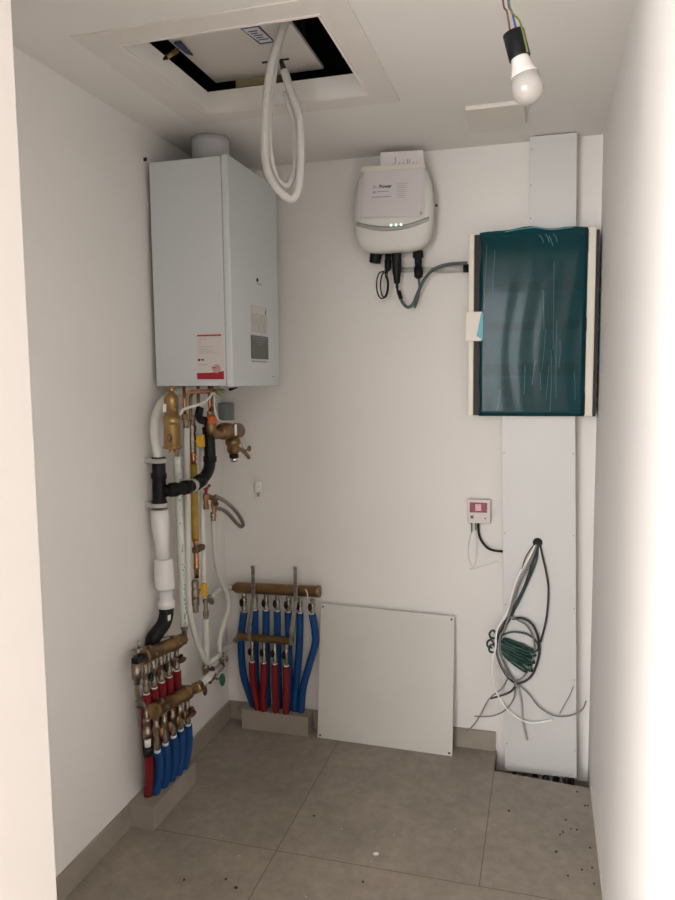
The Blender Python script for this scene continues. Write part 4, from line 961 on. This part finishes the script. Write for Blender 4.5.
# safety group: orange cap, brass body, relief valve
sg = thing('safety_valve', 'brass safety valve group with orange cap under the boiler', 'valve', tuple(X(232, 458, .13)))
xs = .16
MB().lathe(X(211.5, 415.5, xs), (0, 0, -1), [(0, .014), (.004, .020), (.040, .020), (.044, .016)], 16).build('orange_cap', ORANGE, sg, bev=.001)
MB().tube([X(211, 424, xs), X(211.5, 431, xs), X(216, 434, xs), X(223, 432.5, xs)], .0200, 6, 16).build('elbow', BRASSD, sg)
h0, h1_ = X(219, 431.5, xs), X(240, 430.5, xs)
L = (h1_-h0).length; 
MB().lathe(h0, h1_-h0, [(0, .022), (.01, .026), (.03, .027), (.032, .033), (.07, .034), (.072, .030), (L-.02, .032), (L-.018, .026), (L, .024)], 20).build('body', BRASSD, sg)
MB().lathe(X(232.5, 432, xs), X(233.5, 455, xs)-X(232.5, 432, xs), [(0, .027), (.03, .027), (.032, .031), (.050, .031), (.054, .025), (.078, .026), (.088, .020)], 20).build('lower_body', BRASSD, sg)
MB().cyl(X(233.8, 454.5, xs), X(234, 457.5, xs), .019, seg=20).build('gasket', BLACK, sg)
MB().cyl(X(234, 457.5, xs), X(234.2, 461.5, xs), .0175, .016, 20).build('outlet', CHROME, sg)
MB().obox(X(235.8, 430, xs+.0355), (.0015, 0, 0), (0, .0085, 0), (0, 0, .022)).build('white_label', WHITEC, sg)
MB().tube([X(234, 445, xs), X(240, 449, xs), X(245, 453.0, xs), X(249, 458, xs)], .0075, 4, 8).build('test_cock', BRASSD, sg)
b = MB(); b.ball(X(249.5, 448.5, xs), .013, 12, sc=(.6, 1.1, 1)); b.cyl(X(243, 452, xs), X(249.5, 448.5, xs), .005, seg=8); b.build('cock_knob', BRASSD, sg)
# copper pipes from the boiler
cps = [((184, 386), (185, 420), .10, COPPER, 'copper pipe leftmost under the boiler beside the separator'),
       ((199.5, 386), (199, 420), .09, BRASSD, 'dull copper pipe in the middle under the boiler'),
       ((209.5, 386), (210, 417), .14, COPPER, 'copper pipe above the orange cap'),
       ((213, 386), (213, 417), .15, NICKEL, 'bright thin pipe right of the copper pipe above the orange cap')]
for (t0_, t1_, x_, m, lab) in cps:
    a_, c_ = X(*t0_, x_), X(*t1_, x_); a_ = Vector((a_.x, c_.y, zb0+.003))
    t = thing('copper_pipe', lab, 'pipe', tuple(c_))
    MB().cyl(c_, a_, .0065 if m is not NICKEL else .0045, seg=14).build('pipe', m, t)
    if m is not NICKEL: MB().cyl(c_+Vector((0, 0, .0)), c_+Vector((0, 0, .022)), .012, seg=8).build('nut', BRASSD, t)
t = thing('copper_pipe', 'copper pipe with a tight bend above the gas valve', 'pipe', tuple(X(190.5, 420, xg)))
MB().tube([X(190.8, 421, xg), X(190.5, 402, xg), X(191, 396, xg), X(194, 392.5, xg), X(202, 392, xg+.02), X(210, 392, xg+.03)], .0068, 6, 12).build('pipe', BRASSD, t)
MB().cyl(X(192, 421, xg), X(192, 415, xg), .013, seg=8).build('nut', NICKEL, t)
o = MB().tube([X(188, 392.3, .2), X(200, 391, .2), X(214, 390.5, .2)], .008).build('copper_pipe', COPPER); tag(o, 'level copper pipe close under the boiler casing', 'pipe')
t = thing('isolating_valve', 'small greenish brass valve tucked under the boiler front corner', 'valve', tuple(X(224, 391, .22)))
MB().lathe(X(217, 392, .22), X(230, 389, .22)-X(217, 392, .22), [(0, .008), (.01, .012), (.025, .012), (.027, .008), (.045, .010), (.06, .006)], 8).build('body', mat('olive_brass', (.28, .27, .12), .4, .8), t)
MB().cyl(X(230, 389.5, .22), X(237, 387.5, .22), .006, .003, 10).build('lever', BLACK, t)
# thin white tubes
o = MB().tube([X(217, 388, .2), X(213, 392, .2), X(208, 399, .19), X(200, 404, .18), X(190, 407, .16), X(183, 410, .15), X(180, 415, .14)], .005, 6, 10).build('thin_tube', PIPEW); tag(o, 'thin white tube slanting across the pipes under the boiler', 'tube')
o = MB().tube([X(216, 390, .19), X(214.5, 400, .19), X(215, 411, .19), X(218, 419, .19), X(224, 422, .18), X(231, 422, .17), X(238, 432, .16), X(243, 447, .14), X(251, 457, .10), X(256.5, 467, .06), X(258, 479, .03)], .0028, 7, 8).build('sensor_wire', WTHIN); tag(o, 'thin white wire from the boiler to a small white plug', 'wire')
sn = thing('sensor_plug', 'small white plug hanging on a thin wire in front of the back wall', 'plug', tuple(Y(258.5, 494, -.03)))
MB().obox(Y(258.7, 486.7, -.03), (.0135, 0, 0), (0, .008, 0), (0, 0, .025)).build('body', mat('plug_white', (.88, .86, .83), .4), sn, bev=.003)
MB().cyl(Y(258.5, 493, -.03), Y(258.5, 496.5, -.03), .006, .005, 10).build('pin', GREYP, sn)
MB().cyl(Y(259, 486.5, -.037), Y(259, 486.5, -.039), .0025, seg=8).build('button', INKG, sn)
jb = thing('socket_box', 'small grey-green socket box on the wall behind the brass valves', 'socket', tuple(Y(226, 420, 0)))
p = Y(218.5, 403, -.035); q = Y(231.5, 420.5, -.035)
MB().box((max(p.x, .002), -.038, q.z), (q.x, 0, p.z)).build('box', mat('grey_green', (.24, .27, .255), .5), jb, bev=.003)
MB().box(((max(p.x, .002)+q.x)/2-.003, -.041, q.z+.004), (q.x-.006, -.038, p.z-.004)).build('lid', mat('grey_green_light', (.28, .31, .29), .45), jb, bev=.002)

# ============================================================ DEBRIS
def chip(px, py, s, m, lab, grp=None, asp=1.0):
    s *= 1.35; c = Z(px, py, 0); a_ = random.uniform(0, 3.1); n = random.choice((5, 6)); pts = []
    for k in range(n):
        g_ = 2*math.pi*k/n; r = s*random.uniform(.6, 1.1); u, v = r*math.cos(g_), r*asp*math.sin(g_)
        pts.append((c.x+u*math.cos(a_)-v*math.sin(a_), c.y+u*math.sin(a_)+v*math.cos(a_), .0002))
    o = MB().prism(pts, (0, 0, .0022)).build('floor_chip', m); tag(o, lab, 'chip', grp)
random.seed(9)
chip(376, 854, .008, WHITEC, 'largest white chip lying on the floor tiles')
for px, py in ((371, 862), (342, 829), (455, 829), (222, 836), (404, 799), (394, 835), (275, 815), (352, 784), (239, 856), (306, 897)):
    chip(px, py, .0028, mat('pale_chip', (.50, .46, .40), .9), 'small pale crumbs scattered over the floor tiles', 'small pale crumbs on the floor')
gm = mat('green_scrap', (.02, .07, .05), .5)
for px, py, s in ((563, 832, .006), (560, 835, .0045), (571, 829, .004)): chip(px, py, s, gm, 'green cable scraps on the tiles by the right wall', 'green scraps on the floor', .5)
dm = mat('dark_speck', (.06, .05, .04), .9)
for px, py, s in ((509, 811, .004), (577, 830, .0032), (556, 852, .004), (566, 820, .0035), (577, 792, .0035), (582, 870, .003), (590, 848, .003), (592, 868, .003), (314, 816, .004), (236, 888, .005), (363, 882, .0035),
                  (184, 880, .004), (585, 806, .003), (594, 884, .0035), (568, 876, .003), (588, 806, .0025), (226, 879, .005)):
    chip(px, py, s, dm, 'small dark crumbs scattered over the floor tiles', 'small dark crumbs on the floor')
